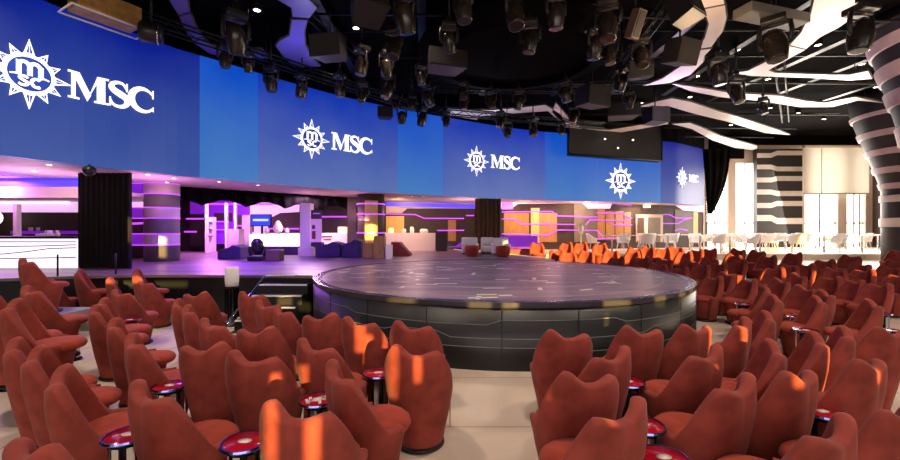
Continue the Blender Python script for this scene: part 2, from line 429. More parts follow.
# ------------------------------------------------------------------ stage
st = empty('round_stage', (SC.x, SC.y, 0)); tag(st, 'large round stage with glossy purplish floor and dark lined skirt in the room centre', 'stage')
b = MB(); b.lathe([(SR-.012, 0), (SR-.012, .05), (SR-.012, SZ-.07)], 128); b.build('skirt', 'stage_skirt', st)
b = MB(); b.lathe([(0, SZ-.02), (SR-.16, SZ-.02), (SR-.16, SZ-.006), (0, SZ-.006)], 128, smooth=False); b.build('deck', 'stage_top', st)
b = MB(); b.lathe([(SR-.1, SZ-.07), (SR-.005, SZ-.07), (SR, SZ-.05), (SR-.005, SZ), (SR-.05, SZ+.003), (SR-.05, SZ-.004), (SR-.1, SZ-.004), (SR-.1, SZ+.002), (SR-.158, SZ), (SR-.158, SZ-.07)], 128, smooth=False); b.build('rim', 'stage_rim', st)
b = MB(); b.lathe([(2.38, SZ-.006), (2.38, SZ-.003), (2.405, SZ-.003), (2.405, SZ-.006)], 128, smooth=False); b.lathe([(3.2, SZ-.006), (3.2, SZ-.003), (3.215, SZ-.003), (3.215, SZ-.006)], 128, smooth=False); b.build('ring_line', 'rim_pale', st)
def skirt_line(pts, w=.011):
    b = MB(); rr = SR-.008; row0, row1 = [], []
    for i in range(len(pts)-1):
        a, c = pts[i], pts[i+1]; n = max(1, int(abs(c[0]-a[0])/2)+1)
        for k in range(n+(i == len(pts)-2)):
            t = k/n; an = math.radians(a[0]+(c[0]-a[0])*t); z = a[1]+(c[1]-a[1])*t
            row0.append((math.cos(an)*rr, math.sin(an)*rr, z-w/2)); row1.append((math.cos(an)*rr, math.sin(an)*rr, z+w/2))
    b.grid([row0, row1], False); return b
lines = [[(200, .62), (228, .62), (231, .57), (262, .57), (265, .63), (288, .63), (291, .57), (315, .57), (318, .62), (345, .62)],
         [(195, .42), (240, .42), (243, .47), (252, .47), (255, .40), (296, .40), (299, .46), (330, .46), (333, .41), (350, .41)],
         [(195, .24), (222, .24), (225, .29), (274, .29), (277, .23), (306, .23), (309, .28), (350, .28)]]
for L in lines: skirt_line(L).build('skirt_line', 'skirt_line', st)
for a in range(190, 356, 15):
    b = MB(); M = Matrix.Rotation(math.radians(a), 4, 'Z'); b.box(SR-.016, SR-.008, -.006, .006, .05, SZ-.075, M); b.build('skirt_seam', 'seam', st)
b = MB()
for i in range(80):       # tape marks scattered over the deck
    r = SR*.92*math.sqrt(random.random()); a = random.random()*2*PI
    M = Matrix.Translation((r*math.cos(a), r*math.sin(a), 0)) @ Matrix.Rotation(random.choice([0, .1, -.15, 1.4, .5]), 4, 'Z')
    l = random.uniform(.07, .2); b.box(-l, l, -.035, .035, SZ-.006, SZ-.0035, M)
tag(b.build('tape_marks', 'white_mark', st), kind='stuff')

# platform that runs behind the stage under the screens
PLAT = [(-15.5, 5.2), (-11.5, 6.4), (-9, 7.3), (-7.4, 8.0), (-6.3, 8.2), (-3.7, 8.12), (-2.72, 7.9)]
arc = []
for i in range(25):
    a = math.radians(192.5-(192.5-56)*i/24); arc.append((SC.x+(SR+.012)*math.cos(a), SC.y+(SR+.012)*math.sin(a)))
EDGR = [(3.05, 11.87), (2.95, 12.8), (2.3, 14.6), (1.2, 16.4), (.2, 18.8)]
PLAT2 = PLAT[:-1]+[(-2.74, 8.05)]+arc+EDGR+[(-3, 19.4), (-4, 17.4), (-15.5, 17.4)]
pl = empty('stage_platform', (0, 0, 0)); tag(pl, 'low purple lit platform running from round stage back under the video screens', 'platform')
b = MB(); b.prism(PLAT2, SZ-.06, SZ-.008); b.build('deck', 'stage_top', pl)
b = MB()
EDGE = PLAT[:-1]+[(-2.74, 8.05)]
b.grid([[(p[0], p[1]+.03, 0) for p in EDGE], [(p[0], p[1]+.03, SZ-.06) for p in EDGE], [(p[0], p[1]+.15, SZ-.06) for p in EDGE], [(p[0], p[1]+.15, 0) for p in EDGE]], False); b.build('riser', 'stage_skirt', pl)
b = MB(); b.grid([[(x, y, 0) for x, y in EDGR], [(x, y, SZ-.06) for x, y in EDGR]], False); b.build('side_riser', 'stage_skirt', pl)
b = MB(); b.tube([(x, y, SZ) for x, y in EDGR], .03); b.build('edge_trim', 'nosing', pl)

# stairs
sr = empty('stage_steps', (-3.2, 7.5, 0)); tag(sr, 'black stage steps with white nosings left of the round stage', 'stairs')
for i in range(5):
    z = SZ-.165*i-.15; y1 = .57-.29*i
    b = MB(); b.box(-.48, .46, y1-.29, y1+(.0 if i else .0), 0, z); b.build('step', 'step_black', sr)
    b = MB(); b.box(-.47, .45, y1-.295, y1-.25, z-.02, z+.006); b.build('nosing', 'nosing', sr)
b = MB(); b.tube([(-.5, .58, SZ-.02), (-.53, -.55, .28), (-.53, -.9, .03)], .016); b.build('side_rail', 'chrome', sr)
b = MB(); b.box(-.48, .46, .575, .6, SZ-.02, SZ+.004); b.build('nosing', 'nosing', sr)

# left tier and concrete kerb
b = MB(); b.prism([(-15.5, 3.4), (-8.2, 5.4), (-6.9, 6.2), (-6.6, 7.2), (-7.5, 7.85), (-9, 7.2), (-11.5, 6.3), (-15.5, 5.0)], 0, .26)
thing(b, 'seating_tier', 'concrete', 'low pale concrete seating step at far left below the dark platform', 'step')
b = MB(); b.prism([(-6.55, 7.0), (-5.3, 7.0), (-5.3, 8.14), (-6.25, 8.16)], 0, .15)
thing(b, 'low_step', 'concrete', 'low concrete step under two narrow chairs before the platform riser', 'step')
def left_z(x, y):
    return .26 if (x < -6.7 and y > 5.6+(x+8)*.28) else 0

# glass railing along the platform edge
rl = empty('glass_railing', (0, 0, 0)); tag(rl, 'glass railing with slim steel posts along platform edge at far left', 'railing')
for p in [(-7.75, 8.0), (-6.85, 8.3)]:
    b = MB(); b.cyl((p[0], p[1], 0), .016, SZ-.008, SZ+.42, 10); b.build('post', 'pipe', rl)
for a, c in [((-7.7, 8.02), (-6.9, 8.28))]:
    b = MB(); b.slab([(a[0], a[1], SZ+.04), (c[0], c[1], SZ+.04), (c[0], c[1], SZ+.38), (a[0], a[1], SZ+.38)], (0, .01, 0)); b.build('glass_panel', 'glass', rl)

# ------------------------------------------------------------------ soffit, back walls
WB = [Vector(p) for p in [(-16, 13.2), (-9.35, 13.2), (-12.1, 17.6), (-3.7, 17.6), (-3.4, 19.6), (2.2, 19.8), (4.3, 20.2), (8, 20.8), (11.2, 21.8), (14.9, 23.4)]]
b = MB()
b.grid([[(p.x, p.y, 0) for p in WB], [(p.x, p.y, 7) for p in WB]], False); struct('wall_back', b, 'wall_dark', fix=False)
def wall_hit(px, py, off=.03):
    s = (px-450)/F; best = None
    for a, c in zip(WB, WB[1:]):
        # a + t(c-a) on x = s*y
        den = (c.x-a.x)-s*(c.y-a.y)
        if abs(den) < 1e-9: continue
        t = (s*a.y-a.x)/den
        if -1e-4 <= t <= 1.0001:
            y = a.y+t*(c.y-a.y)
            if best is None or y < best: best = y
    d = best-off
    return at(px, py, d)
def wpoly(b, pts, th=.03, off=.03):
    b.slab([wall_hit(x, y, off) for x, y in pts], (0, th, 0))
def wstrip(pts, name, m, parent, r=.022, off=.06):
    b = MB(); P = []
    for i in range(len(pts)-1):
        a, c = pts[i], pts[i+1]; n = max(1, int(abs(c[0]-a[0])/5))
        for k in range(n): P.append(wall_hit(a[0]+(c[0]-a[0])*k/n, a[1]+(c[1]-a[1])*k/n, off))
    P.append(wall_hit(*pts[-1], off)); b.tube(P, r, 6); return b.build(name, m, parent)
# lower ceiling behind the screens
b = MB(); n = 40
fr = [p_of(U1*i/n, -.185) for i in range(n+1)]
row2 = [(-16, 13.4)]*0
back = []
for i in range(n+1):
    px = -60+(704+60)*i/n; p = fr[i]; back.append((p.x-9*max(0, 1-i/n*1.8), min(23.8, p.y+7.5)))
b.grid([[(p.x, p.y, LZ0-.004) for p in fr], [(x, y, LZ0-.004) for x, y in back], [(x, y, LZ0+.1) for x, y in back], [(p.x, p.y, LZ0+.1) for p in fr]], False)
so = struct('ceiling', b, 'soffit'); so.name = 'ceiling_lower'
# small recessed spots of the lower ceiling
SP = [(34, 171), (49, 164.5), (80, 175.5), (124, 180), (148, 174.5), (174, 178), (167, 182), (219, 181.5), (258, 185), (412, 196), (424, 196.5), (538, 200.5), (571, 201.2), (598, 202)]
SP.sort()
for i, (x, y) in enumerate(SP):
    p = at_z(x, y, LZ0-.004)
    t = empty('recessed_spotlight', (p.x, p.y, p.z)); tag(t, 'tiny round recessed spotlight, %s along the pale ceiling under the screens' % nth(i, len(SP)), 'ceiling light', 'recessed spotlights under the video wall')
    b = MB(); b.lathe([(.05, -.012), (.075, -.012), (.075, 0), (.05, 0)], 16, smooth=False); b.build('trim_ring', 'white_plastic', t)
    b = MB(); b.lathe([(0, -.006), (.05, -.006)], 16); b.build('lamp_lens', 'downlight', t)

# ------- far left bar
def pbox(px0, px1, py0, py1, d, th):
    p0 = at(px0, py1, d); p1 = at(px1, py0, d); return (p0.x, p1.x, d, d+th, p0.z, p1.z)
bar = empty('bar_counter', (-9.8, 9.6, SZ)); tag(bar, 'long white glowing bar counter with wavy lines at far left', 'bar counter')
def lb(root, name, m, box, bevel=0):
    b = MB(); l = root.location; b.box(box[0]-l.x, box[1]-l.x, box[2]-l.y, box[3]-l.y, box[4]-l.z, box[5]-l.z); return b.build(name, m, root, bevel)
lb(bar, 'front_panel', 'bar_glow', (-13, -8.85, 9.6, 9.7, SZ, 1.54))
lb(bar, 'body', 'wall_dark', (-13, -8.87, 9.7, 10.3, SZ, 1.54))
lb(bar, 'worktop', 'black', (-13, -8.8, 9.5, 10.35, 1.545, 1.6), .01)
for pts in [[(-13, 1.36), (-11.2, 1.30), (-10.6, 1.36), (-9.8, 1.37), (-8.86, 1.40)], [(-13, 1.2), (-10.6, 1.18), (-10, 1.24), (-9.5, 1.31), (-8.86, 1.33)], [(-13, 1.02), (-10.2, 1.08), (-8.86, 1.1)], [(-13, 1.45), (-11.6, 1.47), (-8.86, 1.47)]]:
    b = MB(); b.tube([(x+9.8, -.005, z-SZ) for x, z in pts], .012, 6); b.build('wave_line', 'bar_line', bar)
bk = empty('bar_back_wall', (-10, 13.1, SZ)); tag(bk, 'dark back bar wall with pink lit upper panel behind glowing counter', 'wall unit')
lb(bk, 'dark_panel', 'wall_brown', (-16, -9.4, 13.05, 13.15, SZ, 2.32))
lb(bk, 'lit_panel', 'pink_panel', (-16, -9.4, 13.0, 13.1, 2.32, 2.66))
lb(bk, 'light_strip', 'pink_bright', (-16, -12.2, 12.9, 13.0, 2.6, 2.66))
pe = bk.location
b = MB(); b.tube([(x-pe.x, 12.95-pe.y, z-pe.z) for x, z in [(-10.9, 1.72), (-10.6, 1.86), (-10.2, 1.95), (-9.6, 1.98), (-9.42, 2.0)]], .035, 8); b.build('purple_arch', 'purple_strip', bk)
lb(bk, 'purple_shelf_light', 'purple_panel', (-14, -10.2, 12.9, 13.0, 1.62, 1.72))
cn = empty('bar_canopy', (-10, 10.4, 2.6)); tag(cn, 'beige curved bar canopy with blue violet cove light above far left bar', 'canopy')
lb(cn, 'fascia', 'cream', (-15, -8.75, 10.4, 10.6, 2.58, 2.86)); lb(cn, 'cove_light', 'blue_strip', (-15, -8.75, 10.5, 10.7, 2.86, 3.06)); lb(cn, 'underside', 'cream', (-15, -8.75, 10.6, 13.0, 2.68, 2.78))
b = MB(); b.box(*pbox(13, 16.5, 204, 236, 10.3, .12)); thing(b, 'bar_post', 'cream', 'slim cream post standing on the far left bar counter', 'post')
b = MB(); M = Matrix.Translation(at(-3, 218, 12.6)) @ Matrix.Rotation(PI/2, 4, 'X'); b.lathe([(0, 0), (.2, 0), (.22, .03), (.2, .06), (0, .06)], 28, M=M); thing(b, 'round_wall_lamp', 'sign_white', 'round white glowing wall lamp at the left edge behind bar', 'lamp')
for i, (x0, x1, y0, y1, nm, lab, m) in enumerate([(20, 25, 227, 230.5, 'glass_stack', 'short row of pale glasses on back bar, left one', 'cream'), (28, 32, 227, 230.5, 'glass_stack', 'short row of pale glasses on back bar, right one', 'cream')]):
    bb = pbox(x0, x1, y0, y1, 12.7, .12); b = MB()
    for q in range(3):
        w = (bb[1]-bb[0])/3; b.lathe([(w*.3, 0), (w*.45, bb[5]-bb[4])], 10, (bb[0]+w*(q+.5), 12.95, 1.721))
    thing(b, nm, m, lab, 'glasses', 'glasses on the back bar')
bb = pbox(35, 47, 233, 237, 9.9, .2); b = MB(); b.box(bb[0], bb[1], 9.9, 10.1, 1.6, 1.66); b.box(bb[0]+.18, bb[1]-.03, 9.95, 10.08, 1.66, 1.74); thing(b, 'till', 'white_plastic', 'small white till on the glowing bar counter', 'till', bevel=.008)
bb = pbox(51, 56, 231, 237, 9.9, .2); b = MB(); b.lathe([(.05, 0), (.06, .05), (.03, .1), (.035, .14)], 12, ((bb[0]+bb[1])/2, 10, 1.6)); thing(b, 'cup', 'cream', 'cream cup on the bar counter right of the till', 'cup')

# ------- curtains
def drape(name, m, x0, x1, y0, z0, z1, folds, amp, label, cat, y1=None, zl=None):
    b = MB(); n = folds*8; r0, r1, r2, r3 = [], [], [], []
    y1 = y0 if y1 is None else y1
    for i in range(n+1):
        t = i/n; x = x0+(x1-x0)*t; y = y0+(y1-y0)*t+amp*math.sin(t*folds*2*PI)
        zz = z0 if zl is None else zl(t)
        r0.append((x, y, zz)); r1.append((x, y, z1)); r2.append((x, y+.03, z1)); r3.append((x, y+.03, zz))
    b.grid([r0, r1, r2, r3, r0]); return thing(b, name, m, label, cat)
p0 = at(78, 180, 9.5); p1 = at(131, 180, 9.5)
drape('stage_curtain', 'drape_dark', p0.x, p1.x, 9.5, SZ-.005, LZ0-.01, 10, .05, 'tall dark brown curtain between the glowing bar and the lit column', 'curtain')
p0 = at(475, 200, 17.3); p1 = at(501, 200, 17.3)
drape('brown_curtain', 'drape_brown', p0.x, p1.x, 17.3, .9, LZ0-.01, 6, .06, 'brown pleated curtain under the central emblem screen', 'curtain')
def scallop(t): return 2.52+.2*abs(math.cos(t*PI*4.5))
p0 = at(177, 190, 12.4); p1 = at(350, 200, 16.6)
drape('swag_valance', 'drape_black', p0.x, p1.x, 12.4, 2.6, LZ0-.01, 14, .05, 'long black scalloped valance hanging below screens left of centre', 'valance', 16.6, scallop)
# black drape right of the screens
b = MB()
prof = [(0, 704), (.15, 728), (.4, 727), (.6, 724), (.8, 718), (1, 711)]
rows = []
for k in range(13):
    t = k/12; top, bot = 149, 214
    xr = 730-(t**2.2)*18; xl = 703+t*5; row = []
    for i in range(25):
        q = i/24; x = xl+(xr-xl)*q
        d = 20.6+.12*math.sin(q*PI*7); row.append(at(x, top+(bot-top)*t, d))
    rows.append(row)
rows2 = [[(p[0], p[1]+.04, p[2]) for p in r] for r in rows]
b.grid(rows); b.grid(rows2)
for A, Bq in ((rows[0], rows2[0]), (rows[-1], rows2[-1])): b.grid([A, Bq])
thing(b, 'gathered_drape', 'drape_black', 'black gathered drape hanging between the last screen and the windows', 'curtain')

# ------- lit column on the left
lc = empty('lit_column', (-8.46, 11.9, SZ)); tag(lc, 'wide tan column with purple lit bands right of the dark curtain', 'column')
L = lc.location
b = MB(); b.lathe([(.44, 0), (.44, LZ0-SZ-.01)], 40); b.build('shaft', 'wall_olive', lc)
def zpx(py, d): return HC-(py-230)/F*d
for (ya, yb) in [(182, 193), (207, 218), (234, 245.5)]:
    z0, z1 = zpx(yb, 11.3)-SZ, zpx(ya, 11.3)-SZ
    b = MB(); b.lathe([(.445, z0), (.46, z0), (.46, z1), (.445, z1)], 40, a0=PI*.9, a1=2.1*PI, smooth=False); b.build('band', 'stripe_pale', lc)
    for z in (z0, z1):
        b = MB(); b.lathe([(.45, z-.012), (.47, z-.012), (.47, z+.012), (.45, z+.012)], 40, a0=PI*.9, a1=2.1*PI, smooth=False); b.build('light_strip', 'purple_strip', lc)
    b = MB(); b.box(-1.0, -.36, -.3, -.25, z0, z1); b.build('wing_panel', 'purple_panel', lc)
    for z in (z0, z1):
        b = MB(); b.box(-1.01, -.36, -.32, -.29, z-.014, z+.014); b.build('wing_light', 'purple_strip', lc)

# ------- lounge bar seen behind the platform
def bthing(name, m, rect, d, th, label, cat, base=None, bevel=0, group=None):
    bx = list(pbox(*rect, d, th))
    if base is not None: bx[4] = base
    b = MB(); b.box(*bx); return thing(b, name, m, label, cat, group, bevel=bevel)
TOPP = SZ-.006
lw = empty('lounge_wall', (-7, 17.45, SZ)); tag(lw, 'purple lit lounge wall with dark wave panels behind black valance', 'wall unit')
lb(lw, 'glow_panel', 'pink_panel', pbox(250, 299, 200, 240, 17.4, .06)); lb(lw, 'glow_panel', 'purple_panel', pbox(190, 250, 200, 244, 17.42, .06))
lb(lw, 'dark_wave', 'wall_dark', pbox(214, 231, 213, 221, 17.3, .08)); lb(lw, 'dark_wave', 'wall_dark', pbox(236, 253, 215, 232, 17.3, .08))
b = MB(); b.slab([at(x, y, 17.3)-lw.location for x, y in [(268, 233), (268, 219), (280, 213), (299, 212), (299, 233)]], (0, .08, 0)); b.build('dark_wave', 'wall_brown', lw)
lb(lw, 'dark_wave', 'wall_dark', pbox(320, 347, 206, 216, 17.3, .08)); lb(lw, 'dark_wave', 'wall_dark', pbox(190, 205, 214, 246, 17.3, .08)); lb(lw, 'dark_wave', 'wall_dark', pbox(318, 347, 217.5, 232, 17.32, .08))
for rect in [(186, 203, 218, 219.5), (184, 196, 231, 232.5), (318, 347, 216, 217.4), (209, 226, 221, 222.2), (209, 226, 229, 230.2), (234, 252, 225, 226.5), (268, 299, 228, 229.5), (205, 300, 203, 205)]:
    lb(lw, 'light_strip', 'purple_strip', pbox(*rect, 17.25, .05))
for x, lab in [(206, 'white post behind the lounge, nearest the lit column'), (235, 'white post behind the lounge, left of the blue monitor'), (226, 'white post behind the lounge, between two dark panels')]:
    bthing('lounge_post', 'white_wall', (x-1.1, x+1.1, 203, 246), 16.2, .1, lab, 'post', TOPP, group='lounge posts')
sh = empty('bottle_shelf', (-8.9, 16.4, TOPP)); tag(sh, 'white lit shelf cabinet with small bottles behind the lounge posts', 'shelf')
lb(sh, 'body', 'white_wall', (at(205, 0, 16.4).x, at(212, 0, 16.4).x, 16.4, 16.7, TOPP, zpx(217, 16.4)))
for y in (222, 229, 236): lb(sh, 'shelf', 'wall_dark', (at(205, 0, 16.3).x, at(212, 0, 16.3).x, 16.28, 16.39, zpx(y, 16.3)-.02, zpx(y, 16.3)))
bthing('white_cabinet', 'white_wall', (228, 239, 229, 247), 15.8, .4, 'white cabinet standing left of the glowing reception counter', 'cabinet', TOPP)
bthing('tall_cream_panel', 'cream', (242, 250, 215, 247), 16.6, .2, 'tall cream wall panel behind the blue monitor', 'panel', TOPP)
tv = empty('monitor', tuple(at(260.5, 220, 15.2))); tag(tv, 'small blue lit monitor on a pole above the reception counter', 'monitor')
bx = pbox(251, 270, 215, 225.5, 15.2, .06); lb(tv, 'housing', 'black', (bx[0]-.03, bx[1]+.03, 15.22, 15.3, bx[4]-.03, bx[5]+.03)); lb(tv, 'display', 'tv_blue', (bx[0], bx[1], 15.2, 15.22, bx[4], bx[5]))
lb(tv, 'display_writing', 'tv_mark', pbox(253, 268, 219, 221, 15.18, .02)); lb(tv, 'pole', 'pipe', (tv.location.x-.03, tv.location.x+.03, 15.3, 15.36, TOPP, tv.location.z))
rc = empty('reception_counter', tuple(at(276, 247, 14.6))); rc.location.z = TOPP; tag(rc, 'white glowing counter with dark end panel below the blue monitor', 'counter')
bx = pbox(249, 300, 234, 246.5, 14.6, .1); lb(rc, 'front_panel', 'bar_glow', bx, .02); lb(rc, 'body', 'bench_purple', (bx[0]+.05, bx[1]+.2, 14.7, 15.2, TOPP, bx[5]-.02)); lb(rc, 'end_panel', 'bench_purple', (bx[1]+.003, bx[1]+.16, 14.58, 14.7, TOPP, bx[5]-.01)); lb(rc, 'plinth', 'bench_purple', (bx[0]+.05, bx[1], 14.65, 14.69, TOPP, bx[4]-.004))
for i, (x, y, s, lab) in enumerate([(278, 228, .17, 'round cream lamp standing on the glowing counter'), (267, 231, .09, 'small cream vase on the glowing counter left of lamp'), (287, 231.5, .08, 'small cream vase on the glowing counter right of lamp')]):
    p = at(x, 234, 14.95); b = MB(); b.lathe([(s*.4, 0), (s*.9, s*.8), (s, s*1.6), (s*.5, s*2.6), (s*.2, s*3)], 16, (p.x, p.y, bx[5]-.02)); thing(b, 'table_lamp' if i == 0 else 'vase', 'cream', lab, 'lamp' if i == 0 else 'vase')
bthing('white_pillar', 'white_wall', (300, 310, 203, 249), 14.2, .4, 'square white pillar right of the glowing reception counter', 'pillar', TOPP+.08)
bthing('pillar_plinth', 'cream', (298, 313, 248, 251.5), 14.1, .55, 'low cream plinth at the foot of the white pillar', 'plinth', TOPP)
bn = empty('poster_stand', tuple(at(316, 250, 14.0))); bn.location.z = TOPP; tag(bn, 'tall pink poster stand with dark heading beside the white pillar', 'poster')
lb(bn, 'picture', 'poster_pink', pbox(311, 321.5, 219, 242, 14, .04)); lb(bn, 'heading', 'poster_dark', pbox(311, 321.5, 210, 219, 14, .04)); lb(bn, 'heading_line', 'poster_pink', pbox(313, 320, 213, 214, 13.99, .01)); lb(bn, 'figure', 'poster_dark', pbox(312, 315, 225, 229, 13.99, .01)); lb(bn, 'figure', 'banquette', pbox(312, 315.5, 231, 239, 13.99, .01)); lb(bn, 'foot', 'poster_dark', pbox(311, 321.5, 242.3, 246.5, 14, .3))
bf = empty('buffet_counter', tuple(at(334, 246, 15.6))); bf.location.z = TOPP; tag(bf, 'warm lit buffet counter right of the pink poster', 'counter')
bx = pbox(322, 347, 233, 245, 15.6, .5); lb(bf, 'body', 'cream', (bx[0], bx[1], 15.6, 16.1, TOPP, bx[5])); lb(bf, 'glow_top', 'warm_glow', pbox(338, 346, 227, 233, 15.8, .2)); lb(bf, 'lettered_panel', 'poster_dark', pbox(322, 332, 236, 237, 15.58, .02)); lb(bf, 'lettered_panel', 'poster_dark', pbox(323, 331, 239, 240, 15.58, .02))
def bench(px0, px1, ytop, d, label):
    p0 = at(px0, 0, d); p1 = at(px1, 0, d); z = zpx(ytop, d); b = MB()
    pts = [(p0.x, TOPP), (p0.x, z-.1), (p0.x+.25, z-.02), ((p0.x+p1.x)/2, z), (p1.x-.25, z+.08), (p1.x, z+.02), (p1.x, TOPP)]
    b.slab([(x, d, zz) for x, zz in pts], (0, .7, 0)); thing(b, 'lounge_bench', 'bench_purple', label, 'bench', bevel=.03)
bench(315, 340, 244, 13.4, 'low dark purple bench in front of the buffet counter'); bench(341.5, 361, 241.5, 13.2, 'dark purple bench with raised end before the gold striped column')
bench(217, 240, 247.5, 12.6, 'low dark bench on the platform left of the floor light')
bthing('dark_pillar', 'wall_brown', (347.5, 356, 197, 246), 15.4, .3, 'slim dark brown pillar left of the gold striped column', 'pillar', TOPP)
gc = empty('gold_column', tuple(at(371, 247, 15.4))); gc.location.z = TOPP; tag(gc, 'round column with gold strip and purple bands below the screens', 'column')
r = .5; H = LZ0-TOPP-.01
b = MB(); b.lathe([(r, 0), (r, H)], 32); b.build('shaft', 'wall_brown', gc)
b = MB(); b.lathe([(r+.02, 0), (r+.02, H-.25)], 8, a0=PI*1.42, a1=PI*1.72); b.build('gold_strip', 'wood_gold', gc)  # sunlight on the shaft, painted as a gold strip
for y in (203.5, 214, 233):
    z = zpx(y, 14.9)-TOPP; b = MB(); b.lathe([(r+.02, z-.02), (r+.04, z-.02), (r+.04, z+.02), (r+.02, z+.02)], 32, smooth=False); b.build('light_ring', 'purple_strip', gc)
# centre back wall
cb = empty('centre_wall_lights', (0, 19.6, 1)); tag(cb, 'violet light strips and glowing cove on dark wall left of the brown curtain', 'wall light')
def wl(pts, root, m='purple_strip', r=.03): 
    o = wstrip(pts, 'light_strip', m, None, r); o.parent = root; o.matrix_parent_inverse = Matrix.Translation(-root.location); return o
def wp(pts, root, m, name='panel', off=.05, th=.03):
    b = MB(); wpoly(b, pts, th, off); o = b.build(name, m); o.parent = root; o.matrix_parent_inverse = Matrix.Translation(-root.location); return o
wp([(386, 213), (402, 213), (407, 208.5), (476, 208.5), (476, 200), (386, 198)], cb, 'soffit', 'cove_panel')
wp([(386, 202), (476, 204.5), (476, 208.3), (386, 206)], cb, 'blue_strip', 'cove_light', .1)
wl([(386, 214), (415, 214.5), (424, 218.3), (464, 218.5)], cb, r=.03); wl([(437, 230.5), (464, 230.3)], cb, r=.03); wl([(466, 215.5), (474, 215.5)], cb, r=.03)
wp([(386, 233), (386, 216), (404, 216), (404, 233)], cb, 'wood_gold', 'gold_panel'); wp([(448, 241), (448, 220), (456, 220), (456, 241)], cb, 'wood_tan', 'tan_panel')
wp([(447, 247), (456, 246), (461, 242), (474, 241), (474, 248)], cb, 'purple_panel', 'glow_panel', .12)
bthing('glass_counter', 'cream', (385, 435, 233, 246.5), 17.6, .5, 'pale counter with glass front right of the gold column', 'counter', TOPP)
for i, (x, w, hh, m, lab) in enumerate([(391, 5, 5, 'warm_glow', 'bright warm lamp block on the pale counter'), (404, 4, 4, 'cream', 'cream canister on pale counter, second item from left'), (412, 4, 6, 'cream', 'taller cream canister on pale counter, third item'), (424, 8, 4, 'cream', 'wide cream tray stack at pale counter right end')]):
    p = at(x, 233, 17.8); b = MB(); rr = w/F*17.8/2; b.lathe([(rr, 0), (rr*1.05, hh/F*17.8*.6), (rr*.7, hh/F*17.8)], 14, (p.x, p.y, zpx(233, 17.6)+.002)); thing(b, 'canister', m, lab, 'container')
bthing('dark_chest', 'wall_dark', (436, 447, 232, 247), 17.2, .4, 'dark cabinet at the right end of the pale counter', 'cabinet', TOPP)
# grand piano-like low items by the sunlit column: crates
for rect, d, lab in [((363, 372, 243, 254), 12.8, 'small tan crate on platform below gold column, left one'), ((373.5, 384, 236, 255), 12.6, 'taller tan crate on platform below gold column')]:
    bthing('flight_case', 'wood_tan', rect, d, .4, lab, 'case', TOPP, .02)
bthing('white_block', 'white_wall', (385.5, 391, 245, 256), 12.5, .4, 'small bright white block right of the tan crates', 'block', TOPP, .02)
p0 = at(392, 248, 14); b = MB(); b.slab([(at(391, 0, 14).x, 14, TOPP), (at(391, 0, 14).x, 14, zpx(242, 14)), (at(399, 0, 14).x, 14, zpx(242.5, 14)), (at(410, 0, 14).x, 14, TOPP+.03), (at(410, 0, 14).x, 14, TOPP)], (0, .8, 0)); thing(b, 'red_wedge_seat', 'banquette', 'low dark red wedge shaped seat near the pale counter', 'seat', bevel=.02)

# right back wall with wood panels, a painted sun stripe and violet lines
rb = empty('panelled_wall', (7, 20.6, .6)); tag(rb, 'brown panelled wall with violet light lines behind the back rows of chairs', 'wall unit')
for pts, m in [([(504, 240), (504, 213), (529, 213), (529, 240)], 'wood_tan'), ([(540, 242), (540, 213), (557, 213), (557, 242)], 'wood_tan'), ([(531, 242), (531, 208), (539.5, 208), (539.5, 242)], 'wood_gold'), ([(574, 242), (574, 203), (597, 203), (597, 242)], 'wall_olive'), ([(597.5, 240), (597.5, 208), (605, 208), (605, 240)], 'wood_tan'), ([(606, 240), (606, 211), (614.5, 211), (614.5, 240)], 'wood_tan'), ([(615.5, 240), (615.5, 211), (623.5, 211), (623.5, 240)], 'wood_tan'), ([(624.5, 240), (624.5, 212), (631, 212), (631, 240)], 'wood_tan'), ([(675, 236), (675, 209), (693, 213), (693, 236)], 'wall_olive'), ([(693.5, 236), (693.5, 212), (698, 212), (698, 236)], 'wood_gold')]:
    wp(pts, rb, m, 'wood_panel' if 'wood' in m else 'wall_panel')
for pts in [[(502, 212), (552, 211.5), (558, 216), (597, 217)], [(502, 219), (514, 219), (521, 224), (575, 224.5)], [(502, 234), (548, 235), (558, 230), (597, 230.5), (602, 236)], [(502, 237), (512, 237), (518, 242), (540, 242.5)], [(586, 224.5), (590, 220), (630, 220.5)], [(597, 213), (622, 213), (627, 217), (632, 218)], [(613, 225), (632, 225)], [(663, 214.5), (669, 214.5), (676, 218), (692, 218)], [(663, 223.5), (678, 223.5), (684, 219.5), (692, 218)], [(675, 230.5), (680, 229), (688, 230.5)], [(588, 243), (592, 239), (625, 238)]]:
    wl(pts, rb, r=.03)
for pts, m in [([(500, 208.5), (512, 208), (518, 203.8), (582, 203), (588, 208.5), (610, 208.5), (612, 203), (612, 198), (500, 196)], 'pink_panel'), ([(662, 205), (676, 205.5), (684, 210.5), (704, 212), (704, 203), (662, 202)], 'pink_panel'), ([(612, 204.5), (632, 206), (632, 200), (612, 200)], 'purple_panel')]:
    wp(pts, rb, m, 'cove_light', .1, .06)
wp([(502, 209.5), (513, 209), (513, 202.5), (502, 202.5)], rb, 'purple_strip', 'cove_light', .2)
